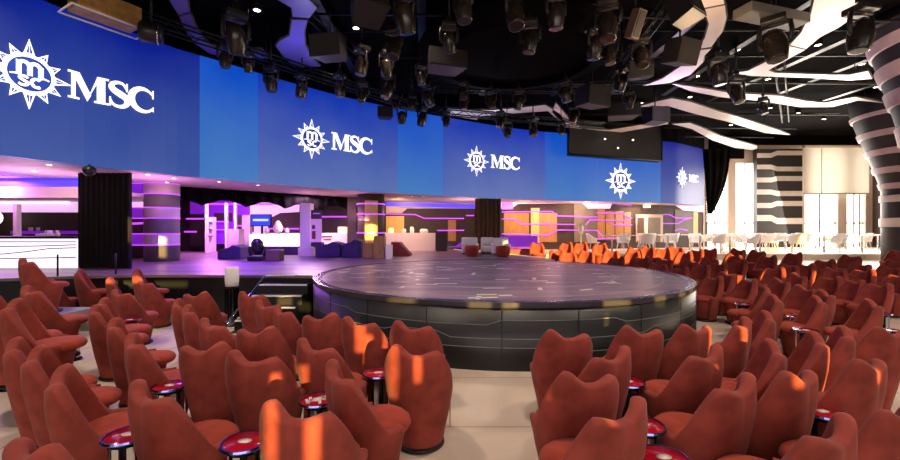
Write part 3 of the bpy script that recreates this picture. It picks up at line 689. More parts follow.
# service doorway
dw = empty('service_doorway', tuple(wall_hit(649, 237, .1))); tag(dw, 'pale framed glass doorway in the brown wall under a lit sign', 'doorway')
def wchild(pts, m, name, off, th=.03):
    return wp(pts, dw, m, name, off, th)
wchild([(636, 242), (636, 214.5), (663, 214.5), (663, 242)], 'frame_grey', 'door_frame', .08); wchild([(637.5, 242), (637.5, 217.5), (644, 217.5), (644, 242)], 'wall_brown', 'door_leaf', .12); wchild([(648.5, 242), (648.5, 217.5), (660.5, 217.5), (660.5, 242)], 'wall_olive', 'door_leaf', .12); wchild([(645, 242), (645, 217), (647.8, 217), (647.8, 242)], 'cream', 'door_post', .14)
b = MB(); wpoly(b, [(643.5, 207.5), (643.5, 205), (650.5, 205), (650.5, 207.5)], .05, .18); thing(b, 'exit_sign', 'sign_white', 'small white lit sign above the service doorway', 'sign')
# white statue-like stand
p = at(581, 246, 17.4); b = MB(); b.lathe([(.12, 0), (.04, .05), (.035, .75), (.08, .85), (.11, 1.0), (.09, 1.12), (.03, 1.2)], 16, (p.x, p.y, .78)); thing(b, 'white_floor_lamp', 'white_plastic', 'slim white floor lamp before the olive wall panel', 'lamp')

# ------------------------------------------------------------------ control booth window on the screens
bo = empty('control_booth', tuple(at(615, 145, 18.4))); tag(bo, 'dark glazed control booth hanging over the right part of screens', 'booth')
q = [at(569, 154, 18.0), at(662, 161, 19.6), at(662, 126, 19.6), at(569, 118, 18.0)]
b = MB(); b.slab([p-bo.location for p in q], (.05, .5, 0)); b.build('glazing', 'black', bo)
for a, c in ((0, 1), (1, 2), (0, 3)):
    b = MB(); b.tube([q[a]-bo.location, q[c]-bo.location], .04); b.build('frame_bar', 'pipe', bo)
for x, y in [(605, 139), (633, 140), (618, 148)]:
    b = MB(); p = at(x, y, 18.4)-bo.location; b.lathe([(0, -.04), (.045, 0), (0, .04)], 10, tuple(p)); b.build('indicator_lamp', 'lens_lit', bo)

# ------------------------------------------------------------------ window wall on the right
YW = 23.2
wx = lambda px: (px-450)/F*YW
wz = lambda py: HC-(py-230)/F*YW
def holes(b, x0, x1, z0, z1, hs, mk):
    xs = sorted(set([x0, x1]+[v for h in hs for v in h[:2] if x0 < v < x1])); zs = sorted(set([z0, z1]+[v for h in hs for v in h[2:] if z0 < v < z1]))
    for i in range(len(xs)-1):
        for j in range(len(zs)-1):
            cx, cz = (xs[i]+xs[i+1])/2, (zs[j]+zs[j+1])/2
            if not any(h[0] < cx < h[1] and h[2] < cz < h[3] for h in hs): mk(xs[i], xs[i+1], zs[j], zs[j+1])
WIN = [(wx(705), wx(728), .8, wz(157)), (wx(736), wx(757), .8, wz(163)), (wx(805), wx(838), .8, wz(150)), (wx(847), 23.8, .8, wz(150))]
b = MB(); b.use('mullion_beige')
holes(b, wx(705)-.1, 24.2, 0, 7, WIN, lambda x0, x1, z0, z1: b.box(x0, x1, YW, YW+.3, z0, z1))
struct('wall_window_side', b).name = 'wall_far'
for i, w in enumerate(WIN):
    b = MB(); b.box(w[0], w[1], YW+.14, YW+.155, w[2], w[3]); g = struct('window_%d' % (i+1), b, 'glass')
    b = MB(); c = (w[0]+w[1])/2
    for z in [wz(223)]:
        b.box(w[0], w[1], YW+.1, YW+.17, z-.03, z+.03)
    for x in [c]: b.box(x-.02, x+.02, YW+.1, YW+.17, w[2], w[3])
    fr_ = b.build('window_frame', 'frame_dark', g)
b = MB(); b.box(wx(704), 24.2, YW-.7, YW-.52, wz(147), 7); struct('trim_2', b, 'ceiling_black'); b = MB(); b.box(wx(704), wx(738), YW-.5, YW-.4, wz(160), wz(140)); struct('trim_3', b, 'ceiling_black')
# striped wall pier
sp_ = empty('striped_pier', (wx(780), 22.4, .62)); tag(sp_, 'broad black pier with white wavy bands between the windows', 'pier')
YP = 22.6
px_ = lambda px: (px-450)/F*YP
pz_ = lambda py: HC-(py-230)/F*YP
b = MB(); b.box(px_(757), px_(802.5), YP, YP+.3, .78, pz_(149)); o = b.build('shaft', 'stripe_black', None); o.parent = sp_; o.matrix_parent_inverse = Matrix.Translation(-sp_.location)
for yl, yr, h in [(155.5, 153, 4.5), (167, 169, 4.5), (180, 178.5, 4.8), (192, 193.5, 5), (205.5, 203.5, 5), (218, 221, 6)]:
    b = MB(); pts = [(757, yl), (771, yl), (777, yr), (802.5, yr)]
    b.slab([(px_(x), YP-.02, pz_(y-h/2)) for x, y in pts]+[(px_(x), YP-.02, pz_(y+h/2)) for x, y in reversed(pts)], (0, .019, 0)); o = b.build('wavy_band', 'stripe_white', None); o.parent = sp_; o.matrix_parent_inverse = Matrix.Translation(-sp_.location)
# roller blind
bl = empty('roller_blind', (wx(840), YW-.4, wz(150))); tag(bl, 'wide cream roller blind lowered over the top of the right windows', 'blind')
lb(bl, 'fabric', 'blind', (wx(797.5), 23.6, YW-.4, YW-.38, wz(194), wz(149))); lb(bl, 'bottom_bar', 'frame_grey', (wx(797.5), 23.6, YW-.42, YW-.36, wz(195), wz(193.7))); lb(bl, 'cassette', 'cream', (wx(797.5), 23.6, YW-.5, YW-.25, wz(149), wz(144)), .03); lb(bl, 'pull_cord', 'frame_dark', (wx(815)-.01, wx(815)+.01, YW-.43, YW-.41, wz(205), wz(150)))

# ------------------------------------------------------------------ flared striped columns on the right
def flared(cx, cy, z0, prof, bands, seam, label):
    o = empty('flared_column', (cx, cy, z0)); tag(o, label, 'column', 'flared striped columns')
    def rad(z):
        for (za, ra), (zb, rb_) in zip(prof, prof[1:]):
            if z <= zb: t = (z-za)/(zb-za); return ra+(rb_-ra)*t
        return prof[-1][1]
    zt = prof[-1][0]; N = 24
    b = MB(); b.lathe([(rad(zt*i/N), zt*i/N) for i in range(N+1)], 48); b.build('shaft', 'stripe_black', o)
    for (za, zb, m) in bands:
        b = MB(); b.lathe([(rad(za)+.002, za), (rad(za)+.05, za+.01), (rad((za+zb)/2)+.05, (za+zb)/2), (rad(zb)+.05, zb-.01), (rad(zb)+.002, zb)], 48, smooth=False); b.build('band', m, o)
    if seam:
        for (za, zb, m) in seam:
            b = MB(); b.lathe([(rad(za)+.03, za), (rad(zb)+.03, zb)], 24, a0=math.radians(-125), a1=math.radians(30)); b.build('gold_panel', m, o)  # yellow sunlight on the column's side, painted on as gold
    return o
D1 = 15.2
z_at = lambda py: HC-(py-230)/F*D1-.52
flared(17.35, D1, .52, [(0, .82), (z_at(188), .82), (z_at(160), 1.12), (z_at(130), 1.47), (z_at(112), 1.66), (6.4, 1.75)],
       [(z_at(227), z_at(218), 'stripe_white'), (z_at(202), z_at(195), 'stripe_white'), (z_at(189), z_at(183), 'stripe_pale'), (z_at(173), z_at(167), 'stripe_pale'), (z_at(155), z_at(149), 'stripe_pale'), (z_at(137), z_at(131), 'stripe_pale'), (z_at(117), z_at(113), 'stripe_pale')],
       [(z_at(218), z_at(202), 'stripe_gold'), (z_at(245), z_at(227), 'stripe_gold')], 'black flared column with pale bands and gold base at the right windows')
D2 = 9.6
z_at = lambda py: HC-(py-230)/F*D2-.1
def edge(px, X=12.55, D=D2): return math.hypot(X, D)*math.sin(math.atan2(X, D)-math.atan((px-450)/F))
flared(12.55, D2, .1, [(0, .75), (z_at(200), .75), (z_at(150), edge(903)), (z_at(115), edge(895)), (z_at(80), edge(884)), (z_at(45), edge(873)), (z_at(26), edge(867)), (6.85, 2.1)],
       [(z_at(225), z_at(208), 'stripe_pale'), (z_at(185), z_at(168), 'stripe_pale'), (z_at(140), z_at(120), 'stripe_pale'), (z_at(98), z_at(82), 'stripe_pale'), (z_at(70), z_at(55), 'stripe_pale'), (z_at(40), z_at(28), 'stripe_pale')], None, 'nearer black flared column with mauve bands at the right edge')

# ------------------------------------------------------------------ ceiling
b = MB(); b.box(-16, 24.2, -6.2, 24, 7, 7.2); struct('ceiling', b, 'ceiling_black')
def ribbon(pts, m, label, z=6.3, drop=.0):
    P = [at_z(x, y, z) for x, y in pts]; c = sum((Vector((p.x, p.y)) for p in P), Vector((0, 0)))/len(P)
    o = empty('hanging_ribbon', (c.x, c.y, z)); tag(o, label, 'ceiling panel', 'curved ribbon panels under the ceiling')
    b = MB(); b.prism([(p.x-c.x, p.y-c.y) for p in P], 0, .07); ob = b.build('panel', m, o)
    b = MB(); b.tube([(p.x-c.x, p.y-c.y, .035) for p in P+[P[0]]], .035, 6); b.build('edge_trim', 'ribbon_edge', o)
    for i in (0, len(P)//2):
        q = P[i].lerp(Vector((c.x, c.y, z)), .2); b = MB(); b.tube([(q.x-c.x, q.y-c.y, .07), (q.x-c.x, q.y-c.y, 7-z)], .012, 6); b.build('hanger_rod', 'pipe', o)
    return o
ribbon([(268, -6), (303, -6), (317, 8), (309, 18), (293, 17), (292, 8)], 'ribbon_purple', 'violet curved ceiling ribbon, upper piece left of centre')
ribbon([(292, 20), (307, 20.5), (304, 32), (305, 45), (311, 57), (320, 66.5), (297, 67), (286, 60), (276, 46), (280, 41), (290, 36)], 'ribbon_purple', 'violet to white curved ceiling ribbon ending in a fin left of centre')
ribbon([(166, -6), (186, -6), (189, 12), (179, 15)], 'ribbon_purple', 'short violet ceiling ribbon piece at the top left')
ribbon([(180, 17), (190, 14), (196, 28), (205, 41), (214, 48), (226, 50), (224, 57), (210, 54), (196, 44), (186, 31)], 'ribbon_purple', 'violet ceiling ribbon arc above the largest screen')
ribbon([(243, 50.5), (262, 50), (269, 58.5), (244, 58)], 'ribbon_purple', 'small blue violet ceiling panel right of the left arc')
ribbon([(447, 108), (465, 110.5), (490, 110.5), (520, 108), (545, 105), (557, 112), (569, 122), (561, 123), (548, 111), (520, 113), (490, 115.5), (465, 117), (447, 116)], 'ribbon', 'long white ceiling ribbon bending above central screens')
ribbon([(460, 116.5), (478, 117.5), (475, 124), (461, 122)], 'ribbon', 'small pale ceiling panel below the long central ribbon')
ribbon([(556, 103), (568, 118), (582, 129), (610, 130), (640, 125), (668, 121), (668, 124), (640, 129), (612, 134), (584, 135), (566, 127), (552, 112)], 'ribbon', 'pale ceiling ribbon forming a corner above the dark booth')
ribbon([(690, -8), (722, -8), (724, 4), (703, 8), (699, 0)], 'ribbon', 'cream ceiling ribbon piece at the top right of centre')
ribbon([(704, 9.5), (725, 5.5), (726, 18), (722, 32), (711, 47), (698, 49), (705, 38), (709, 24)], 'ribbon', 'curved cream ceiling ribbon, middle piece right of centre')
ribbon([(697, 50.5), (711, 49), (704, 56), (703, 62), (690, 75), (670, 83), (643, 86), (662, 79), (680, 67)], 'ribbon', 'cream ceiling ribbon tail sweeping to a point right of centre')
ribbon([(816, -8), (868, -8), (858, 14), (838, 28), (820, 37), (806, 49), (790, 45), (801, 33), (811, 14)], 'ribbon', 'broad cream ceiling ribbon near the top right')
ribbon([(789, 46), (805, 50), (790, 58), (768, 70.5), (775, 73), (830, 75), (850, 75), (868, 71), (872, 79), (850, 80.5), (812, 78), (752, 76), (733, 73), (748, 71), (770, 60)], 'ribbon', 'hooked white ceiling ribbon running to the near flared column')
ribbon([(672, 84), (700, 88), (730, 93), (780, 96), (805, 101), (824, 103), (855, 97), (884, 103), (858, 100.5), (832, 107), (800, 107), (760, 101), (720, 97), (690, 91)], 'ribbon', 'long wavy white ceiling ribbon behind hanging black lights at right')
ribbon([(638, 107), (655, 102), (672, 98.5), (690, 102), (720, 112), (735, 116), (775, 129), (790, 135), (765, 133), (725, 121), (695, 114), (668, 106)], 'ribbon', 'pale lilac ceiling ribbon crossing right of the booth')
ribbon([(672, 124), (690, 123), (700, 127), (720, 136), (757, 146), (757, 151), (735, 148), (712, 140), (692, 129)], 'ribbon', 'white ceiling ribbon ending above the black gathered drape')

# downlights
DL = [(172, 26), (257, 10), (277, 64), (339, 61), (356, 28), (442, 111), (620, 133), (641, 103), (653, 107), (660, 122), (677, 131), (690, 97), (697, 76), (706, 142), (713, 148), (731, 125), (737, 50), (770, 108), (768, 79), (797, 85), (798, 113), (818, 45), (824, 119), (862, 64), (866, 8), (870, 104), (876, 87)]
DL.sort()
for i, (x, y) in enumerate(DL):
    p = at_z(x, y, 6.86); s = 1.0
    t = empty('ceiling_downlight', (p.x, p.y, 6.86)); tag(t, 'round glowing downlight in the black ceiling, %s across the photo' % nth(i, len(DL)), 'ceiling light', 'downlights in the black ceiling')
    b = MB(); b.lathe([(.075, -.01), (.1, -.012), (.1, .14), (.075, .14)], 16, smooth=False); b.build('housing', 'lamp_black', t)
    b = MB(); b.lathe([(0, -.014), (.05, -.012), (.075, -.004)], 16); b.build('lamp_lens', 'downlight', t)

# moving head lights
mh = empty('moving_head_spotlight', (0, 0, 0))
b = MB(); b.box(-.15, .15, -.15, .15, .26, .36); b.build('base', 'lamp_black', mh, .02)
b = MB()
for s in (-1, 1): b.tube([(s*.17, 0, .27), (s*.19, 0, .15), (s*.185, 0, 0), (s*.15, 0, -.05)], .03, 8)
b.tube([(-.17, 0, .26), (.17, 0, .26)], .035, 8); b.build('yoke', 'lamp_black', mh)
hd = MB(); hd.lathe([(.0, .17), (.07, .165), (.115, .12), (.14, .04), (.15, -.04), (.145, -.14), (.125, -.25), (.12, -.27), (.1, -.275)], 20); head = hd.build('head', 'lamp_brown', mh)
b = MB(); b.lathe([(0, -.268), (.06, -.266), (.1, -.262)], 20); ln = b.build('front_lens', 'lens', head)
b = MB(); b.tube([(0, 0, .36), (0, 0, .46)], .03, 8); b.box(-.05, .05, -.04, .04, .42, .5); b.build('clamp', 'pipe', mh)
b = MB(); b.tube([(0, 0, .5), (0, 0, 1.45)], .02, 6); mh_pipe = b.build('drop_pipe', 'pipe', mh)
LAMPS = [(236, 36, 1.25, 'L'), (225, 58, .8, 'L'), (248, 64, .7, 'L'), (271, 81, 1.0, 'L'), (302, 88, 1.0, 'L'), (340, 87, .95, 'L'), (362, 63, 1.0, 'L'), (363, 94, .9, 'L'), (386, 66, .9, 'L'), (388, 88, 1.05, 'L'), (394, 46, 1.0, 'L'),
         (402, 116, .95, 'M'), (405, 15, 1.15, 'M'), (395, 103, .7, 'M'), (412, 104, .75, 'M'), (422, 118, 1.0, 'M'), (428, 97, 1.0, 'M'), (421, 76, .8, 'M'), (449, 40, .9, 'M'), (463, 6, 1.0, 'M'), (463, 92, .8, 'M'), (464, 103, .75, 'M'), (446, 120, .8, 'M'), (491, 101, .9, 'M'), (501, 121, .9, 'M'), (507, 130, 1.0, 'M'), (514, 12, 1.15, 'M'),
         (519, 101, .9, 'R'), (530, 39, 1.0, 'R'), (533, 128, 1.1, 'R'), (556, 13, 1.0, 'R'), (561, 129, .8, 'R'), (565, 93, .95, 'R'), (574, 116, .9, 'R'), (594, 45, 1.05, 'R'), (608, 23, 1.15, 'R'), (609, 53, .9, 'R'), (622, 81, .95, 'R'), (629, 101, .8, 'R'), (641, 55, 1.05, 'R'),
         (718, 72, 1.15, 'F'), (736, 92, 1.15, 'F'), (763, 107, .8, 'F'), (775, 43, 1.4, 'F'), (861, 32, 1.35, 'F')]
ZN = {'L': 'above the left screens', 'M': 'above the middle screens', 'R': 'above the right half of the stage', 'F': 'under the cream ribbons at right'}
cnt = {k: [l for l in LAMPS if l[3] == k] for k in ZN}
for k in cnt: cnt[k].sort()
for i, (x, y, s, zn) in enumerate(LAMPS):
    p = at_z(x, y, 5.5); rz = random.uniform(-.9, .9)
    o = dup(mh, p, rz, s)
    for c in o.children:
        if c.name.startswith('drop_pipe'): c.scale = (1, 1, 1); c.location.z = 0; hh = .58 if (Vector((p.x-1.68, p.y-10.4)).length < 2.6) else 1.51; k_ = max(.05, (hh/s-.5)/.95); c.scale.z = k_; c.location.z = .5-.5*k_
        if c.name.startswith('head'):
            c.rotation_euler = (random.uniform(-.35, .35), random.uniform(-.25, .25), 0)
            if i % 3 == 0 or zn == 'F': c.data = c.data
    j = cnt[zn].index((x, y, s, zn)); 
    tag(o, 'black moving head light, %s hanging %s' % (nth(j, len(cnt[zn])), ZN[zn]), 'stage light', 'moving head lights hanging %s' % ZN[zn])
for c in list(mh.children_recursive): bpy.data.objects.remove(c)
bpy.data.objects.remove(mh)

# hanging speakers and boxes
def speaker(x, y, w, h, d, rz, tilt, m, label, z=5.6):
    p = at_z(x, y, z); o = empty('hanging_loudspeaker', p); tag(o, label, 'loudspeaker', 'boxes hanging under the ceiling')
    M = Matrix.Rotation(rz, 4, 'Z') @ Matrix.Rotation(tilt, 4, 'X')
    b = MB(); vs = [M @ Vector(v) for v in [(-w/2, -d/2, -h/2), (w/2, -d/2, -h/2), (w/2*.75, d/2, -h/2), (-w/2*.75, d/2, -h/2), (-w/2, -d/2, h/2), (w/2, -d/2, h/2), (w/2*.75, d/2, h/2), (-w/2*.75, d/2, h/2)]]
    b.add(vs, [(0, 3, 2, 1), (4, 5, 6, 7), (0, 1, 5, 4), (2, 3, 7, 6), (0, 4, 7, 3), (1, 2, 6, 5)]); b.build('cabinet', m, o, .012)
    b = MB(); b.box(-w/2+.03, w/2-.03, -d/2-.012, -d/2-.001, -h/2+.03, h/2-.03, M); b.build('grille', 'speaker_grey', o)
    b = MB(); b.tube([(0, 0, h/2*.8), (0, 0, 7-z)], .02, 6); b.build('hanging_rod', 'pipe', o)
speaker(368, 8, .62, .4, .5, .5, -.5, 'speaker_grey', 'large dark wedge loudspeaker at the top, left of centre')
speaker(330, 48, .7, .45, .5, -.2, .1, 'speaker_grey', 'dark loudspeaker box right of the violet fin ribbon')
speaker(445, 62, .9, .4, .6, .3, 0, 'lamp_black', 'flat dark box left of the hanging ring')
speaker(635, 24, .22, .5, .2, .5, .4, 'speaker_brown', 'tilted tan box light above the stage at right')
speaker(640, 70, .55, .4, .5, -.3, .2, 'lamp_black', 'dark loudspeaker left of the cream ribbon tail')
speaker(680, 52, .6, .5, .5, .4, .3, 'speaker_grey', 'grey wedge loudspeaker beside the cream ribbon tail')
speaker(684, 8, .5, .5, .4, .6, -.3, 'speaker_grey', 'grey tilted loudspeaker near the top right of centre')
speaker(592, 97, .9, .55, .6, .5, .1, 'speaker_grey', 'dark square loudspeaker above the control booth, left one')
speaker(622, 112, 1.0, .4, .7, -.2, 0, 'speaker_grey', 'dark flat loudspeaker above the control booth, right one')
speaker(655, 116, .7, .5, .6, .2, 0, 'lamp_black', 'dark box right of the booth loudspeakers')
speaker(385, 113, .5, .35, .4, .2, 0, 'lamp_black', 'small dark box over screens left of the middle lights')
pr = at_z(770, 16, 6.1); o = empty('hanging_duct', pr); tag(o, 'grey flat duct box between the two cream ribbons', 'duct')
b = MB(); b.box(-.75, .85, -.2, .2, -.1, .1, Matrix.Rotation(.28, 4, 'Z')); b.build('casing', 'wall_olive', o, .02); b = MB(); b.tube([(0, 0, .1), (0, 0, .9)], .03, 6); b.build('hanging_rod', 'pipe', o)
# projector at top left
p = at_z(106, 15, 5.9); o = empty('projector', p); tag(o, 'gold toned projector case with white rails over the largest screen', 'projector')
M = Matrix.Rotation(1.05, 4, 'Z')
b = MB(); b.box(-.5, .5, -.26, .26, -.1, .3, M); b.build('case', 'gold_metal', o, .03)
for s in (-1, 1):
    b = MB(); b.tube([M @ Vector((-.6, s*.3, -.14)), M @ Vector((.62, s*.3, -.14))], .018, 6); b.build('rail', 'white_plastic', o)
for s in (-.6, .62):
    b = MB(); b.tube([M @ Vector((s, -.3, -.14)), M @ Vector((s, .3, -.14))], .018, 6); b.build('cross_rail', 'white_plastic', o)
b = MB(); b.tube([(0, 0, .35), (0, 0, 1.1)], .04, 8); b.build('hanging_rod', 'pipe', o)
p = at_z(151, 33, 5.7); o = empty('followspot', p); tag(o, 'black drum shaped spotlight beside the projector at top left', 'spotlight')
M = Matrix.Rotation(1.1, 4, 'X') @ Matrix.Rotation(0, 4, 'Z')
b = MB(); b.lathe([(.0, -.2), (.16, -.2), (.2, -.16), (.2, .16), (.16, .2), (0, .2)], 28, M=Matrix.Rotation(.5, 4, 'Z') @ Matrix.Rotation(PI/2, 4, 'Y')); b.build('drum', 'lamp_black', o)
b = MB(); b.lathe([(.2, -.012), (.215, -.012), (.215, .012), (.2, .012)], 28, (0, 0, 0), Matrix.Rotation(.5, 4, 'Z') @ Matrix.Rotation(PI/2, 4, 'Y') @ Matrix.Translation((0, 0, .12))); b.build('chrome_ring', 'chrome', o)
b = MB(); b.tube([(0, 0, .18), (0, 0, 1.3)], .025, 8); b.build('hanging_rod', 'pipe', o)
p = at(89.5, 171, 8.35); o = empty('corner_spotlight', p); tag(o, 'small black spotlight under the left screen edge', 'spotlight'); 
b = MB(); b.lathe([(0, -.08), (.09, -.07), (.12, 0), (.1, .07), (.05, .1), (0, .1)], 16, M=Matrix.Rotation(.7, 4, 'X')); b.build('head', 'lamp_black', o); b = MB(); b.tube([(0, 0, .08), (0, 0, LZ0-p.z)], .02, 6); b.build('stem', 'pipe', o)

# hanging ring over the stage
p = Vector((1.68, 10.4, 6.1)); o = empty('hanging_ring', p); tag(o, 'large dark circular rig hanging above the round stage', 'lighting rig')
b = MB(); b.lathe([(1.95, -.05), (2.5, .1), (2.5, .22), (1.95, .18), (1.95, -.05)], 64, smooth=False); b.build('ring_hoop', 'ceiling_black', o)
b = MB(); b.lathe([(0, .12), (1.9, .1), (1.9, .2), (0, .2)], 64, smooth=False); b.build('disc', 'ceiling_black', o)
for a in range(0, 360, 30):
    M = Matrix.Rotation(math.radians(a), 4, 'Z'); b = MB(); b.tube([M @ Vector((1.9, 0, .22)), M @ Vector((2.5, 0, .25))], .025, 6); b.build('rib', 'pipe', o)
b = MB()
for a in (45, 135, 225, 315): M = Matrix.Rotation(math.radians(a), 4, 'Z'); b.tube([M @ Vector((2.2, 0, .2)), M @ Vector((2.2, 0, .91))], .02, 6)
b.build('hanging_rods', 'pipe', o)

# trusses
def truss(p0, p1, label, w=.22):
    p0, p1 = Vector(p0), Vector(p1); o = empty('hanging_truss', p0); tag(o, label, 'truss', 'lighting trusses under the ceiling')
    d = p1-p0; L = d.length; t = d.normalized(); a = t.cross(Vector((0, 0, 1))).normalized(); up = Vector((0, 0, 1))
    b = MB()
    for s in (-1, 1):
        for q in (0, 1): b.tube([a*s*w/2+up*q*w, d+a*s*w/2+up*q*w], .022, 6)
    b.build('chords', 'pipe', o); b = MB(); n = int(L/.4)
    for i in range(n):
        u0, u1 = t*(L*i/n), t*(L*(i+1)/n)
        for s in (-1, 1): b.tube([u0+a*s*w/2, u1+a*s*w/2+up*w] if i % 2 else [u0+a*s*w/2+up*w, u1+a*s*w/2], .01, 5)
    b.build('lacing', 'pipe', o); b = MB()
    for q in (.15, .85): b.tube([d*q+up*w, d*q+up*(7-p0.z)], .015, 5)
    b.build('hangers', 'pipe', o)
truss((-6.6, 8.2, 6.05), (-1.2, 14.6, 6.05), 'long dark truss running along the left screens')
truss((-1.0, 14.8, 6.05), (6.5, 17.2, 6.05), 'dark truss running along the central screens')
truss((-4.5, 7.0, 6.35), (6.2, 6.6, 6.35), 'dark truss crossing above the front of the stage')
truss((-3.6, 13.2, 6.3), (5.8, 13.4, 6.3), 'dark truss crossing above the back of the stage')
truss((4.4, 6.0, 6.62), (5.6, 15.5, 6.62), 'dark truss right of the hanging ring')
truss((7.2, 9.0, 6.4), (14.5, 17.5, 6.4), 'dark truss behind the cream ribbons at right')
truss((-4.0, 6.0, 6.62), (-2.6, 11.8, 6.62), 'dark truss left of the hanging ring')
b = MB(); b.box(-.0, .0, 0, 0, 0, 0) if False else None
TR = empty('hanging_pipework', (5, 12, 6.75)); tag(TR, 'grid of thin dark pipes and cable trays below the ceiling', 'pipework')
for i in range(12):
    b = MB(); y = 6.5+i*1.3; b.tube([(-8.5+max(0, i-3)*1.1, y-12, .1-(i % 3)*.12), (12, y-12+random.uniform(-.6, .6), .1-(i % 3)*.12)], .03, 6); b.build('pipe', 'pipe', TR)
for i in range(9):
    b = MB(); x = -8+i*2.2; b.box(x-.1, x+.1, -6.5, 3.2, -.05+(i % 2)*.1, 0.0+(i % 2)*.1, Matrix.Rotation(random.uniform(-.12, .12), 4, 'Z')); b.build('cable_tray', 'lamp_black', TR)

# ------------------------------------------------------------------ chairs
def shell_mesh(mirror):
    b = MB(); NT = 56; NZ = 12; th = .07; K = .83
    def ss(t): t = max(0, min(1, t)); return t*t*(3-2*t)
    def top(a):     # a in degrees, signed; the higher ear on the + side
        s = abs(a); hi = .865 if a > 0 else .82
        z = .79+(hi-.79)*ss((s-4)/33)
        if s > 42: e = .45*ss((s-42)/48)+.55*((s-42)/48) if s < 90 else 1; z = hi*(1-e)+.47*e
        return z
    def R(z):
        pts = [(.04, .22), (.15, .245), (.3, .285), (.45, .312), (.6, .318), (.74, .305), (.9, .285)]
        for (za, ra), (zb, rb_) in zip(pts, pts[1:]):
            if z <= zb: t = (z-za)/(zb-za); return (ra+(rb_-ra)*t)*K
        return pts[-1][1]*K
    def lean(z): return .035*max(0, (z-.42)/.44)**1.3
    cols = []
    for i in range(NT+1):
        a = -118+236*i/NT; ar = math.radians(a); zt = top(a)-th*.42
        def P(z, off):
            sq = 1+.15*abs(math.sin(2*ar))*max(0, min(1, (z-.35)/.35))
            r = (R(z)-off)*sq
            return (math.sin(ar)*r*1.04*(-1 if mirror else 1), -math.cos(ar)*r-lean(z)*max(0, math.cos(ar*.72)), z)
        co = [P(.04+(zt-.04)*j/NZ, 0) for j in range(NZ+1)]
        arc = []
        for j in range(1, 8):
            w = PI*j/8; arc.append(P(zt+math.sin(w)*th*.42, th/2-math.cos(w)*th/2))
        ci = [P(.04+(zt-.04)*j/NZ, th) for j in range(NZ, -1, -1)]
        cols.append(co+arc+ci)
    b.grid(cols)
    for c, rev in ((cols[0], False), (cols[-1], True)):
        n = len(c)//2
        q = [(c[k], c[-1-k]) for k in range(n+1)]
        for (p0, p1), (p2, p3) in zip(q, q[1:]):
            if p2 == p3: b.add([p0, p1, p2], [(0, 1, 2)], False)
            else: b.add([p0, p1, p3, p2], [(0, 1, 2, 3)], False)
    return b
def make_chair(mirror):
    root = empty('tub_chair')
    o = shell_mesh(mirror).build('backrest', 'velvet', root)
    b = MB(); b.lathe([(.125, .04), (.14, .06), (.17, .2), (.2, .36), (.205, .395)], 32); b.build('seat_body', 'velvet', root)
    b = MB(); b.lathe([(0, .475), (.13, .472), (.19, .462), (.214, .44), (.22, .415), (.207, .392), (0, .39)], 36, (0, .06, 0)); b.build('seat_cushion', 'velvet_seat', root)
    b = MB(); b.lathe([(.185, 0), (.2, .008), (.195, .034), (.0, .039)], 32); b.build('plinth', 'plinth', root)
    return root
chA = make_chair(True); chB = make_chair(False)    # A: higher ear on the left seen from behind; B: on the right
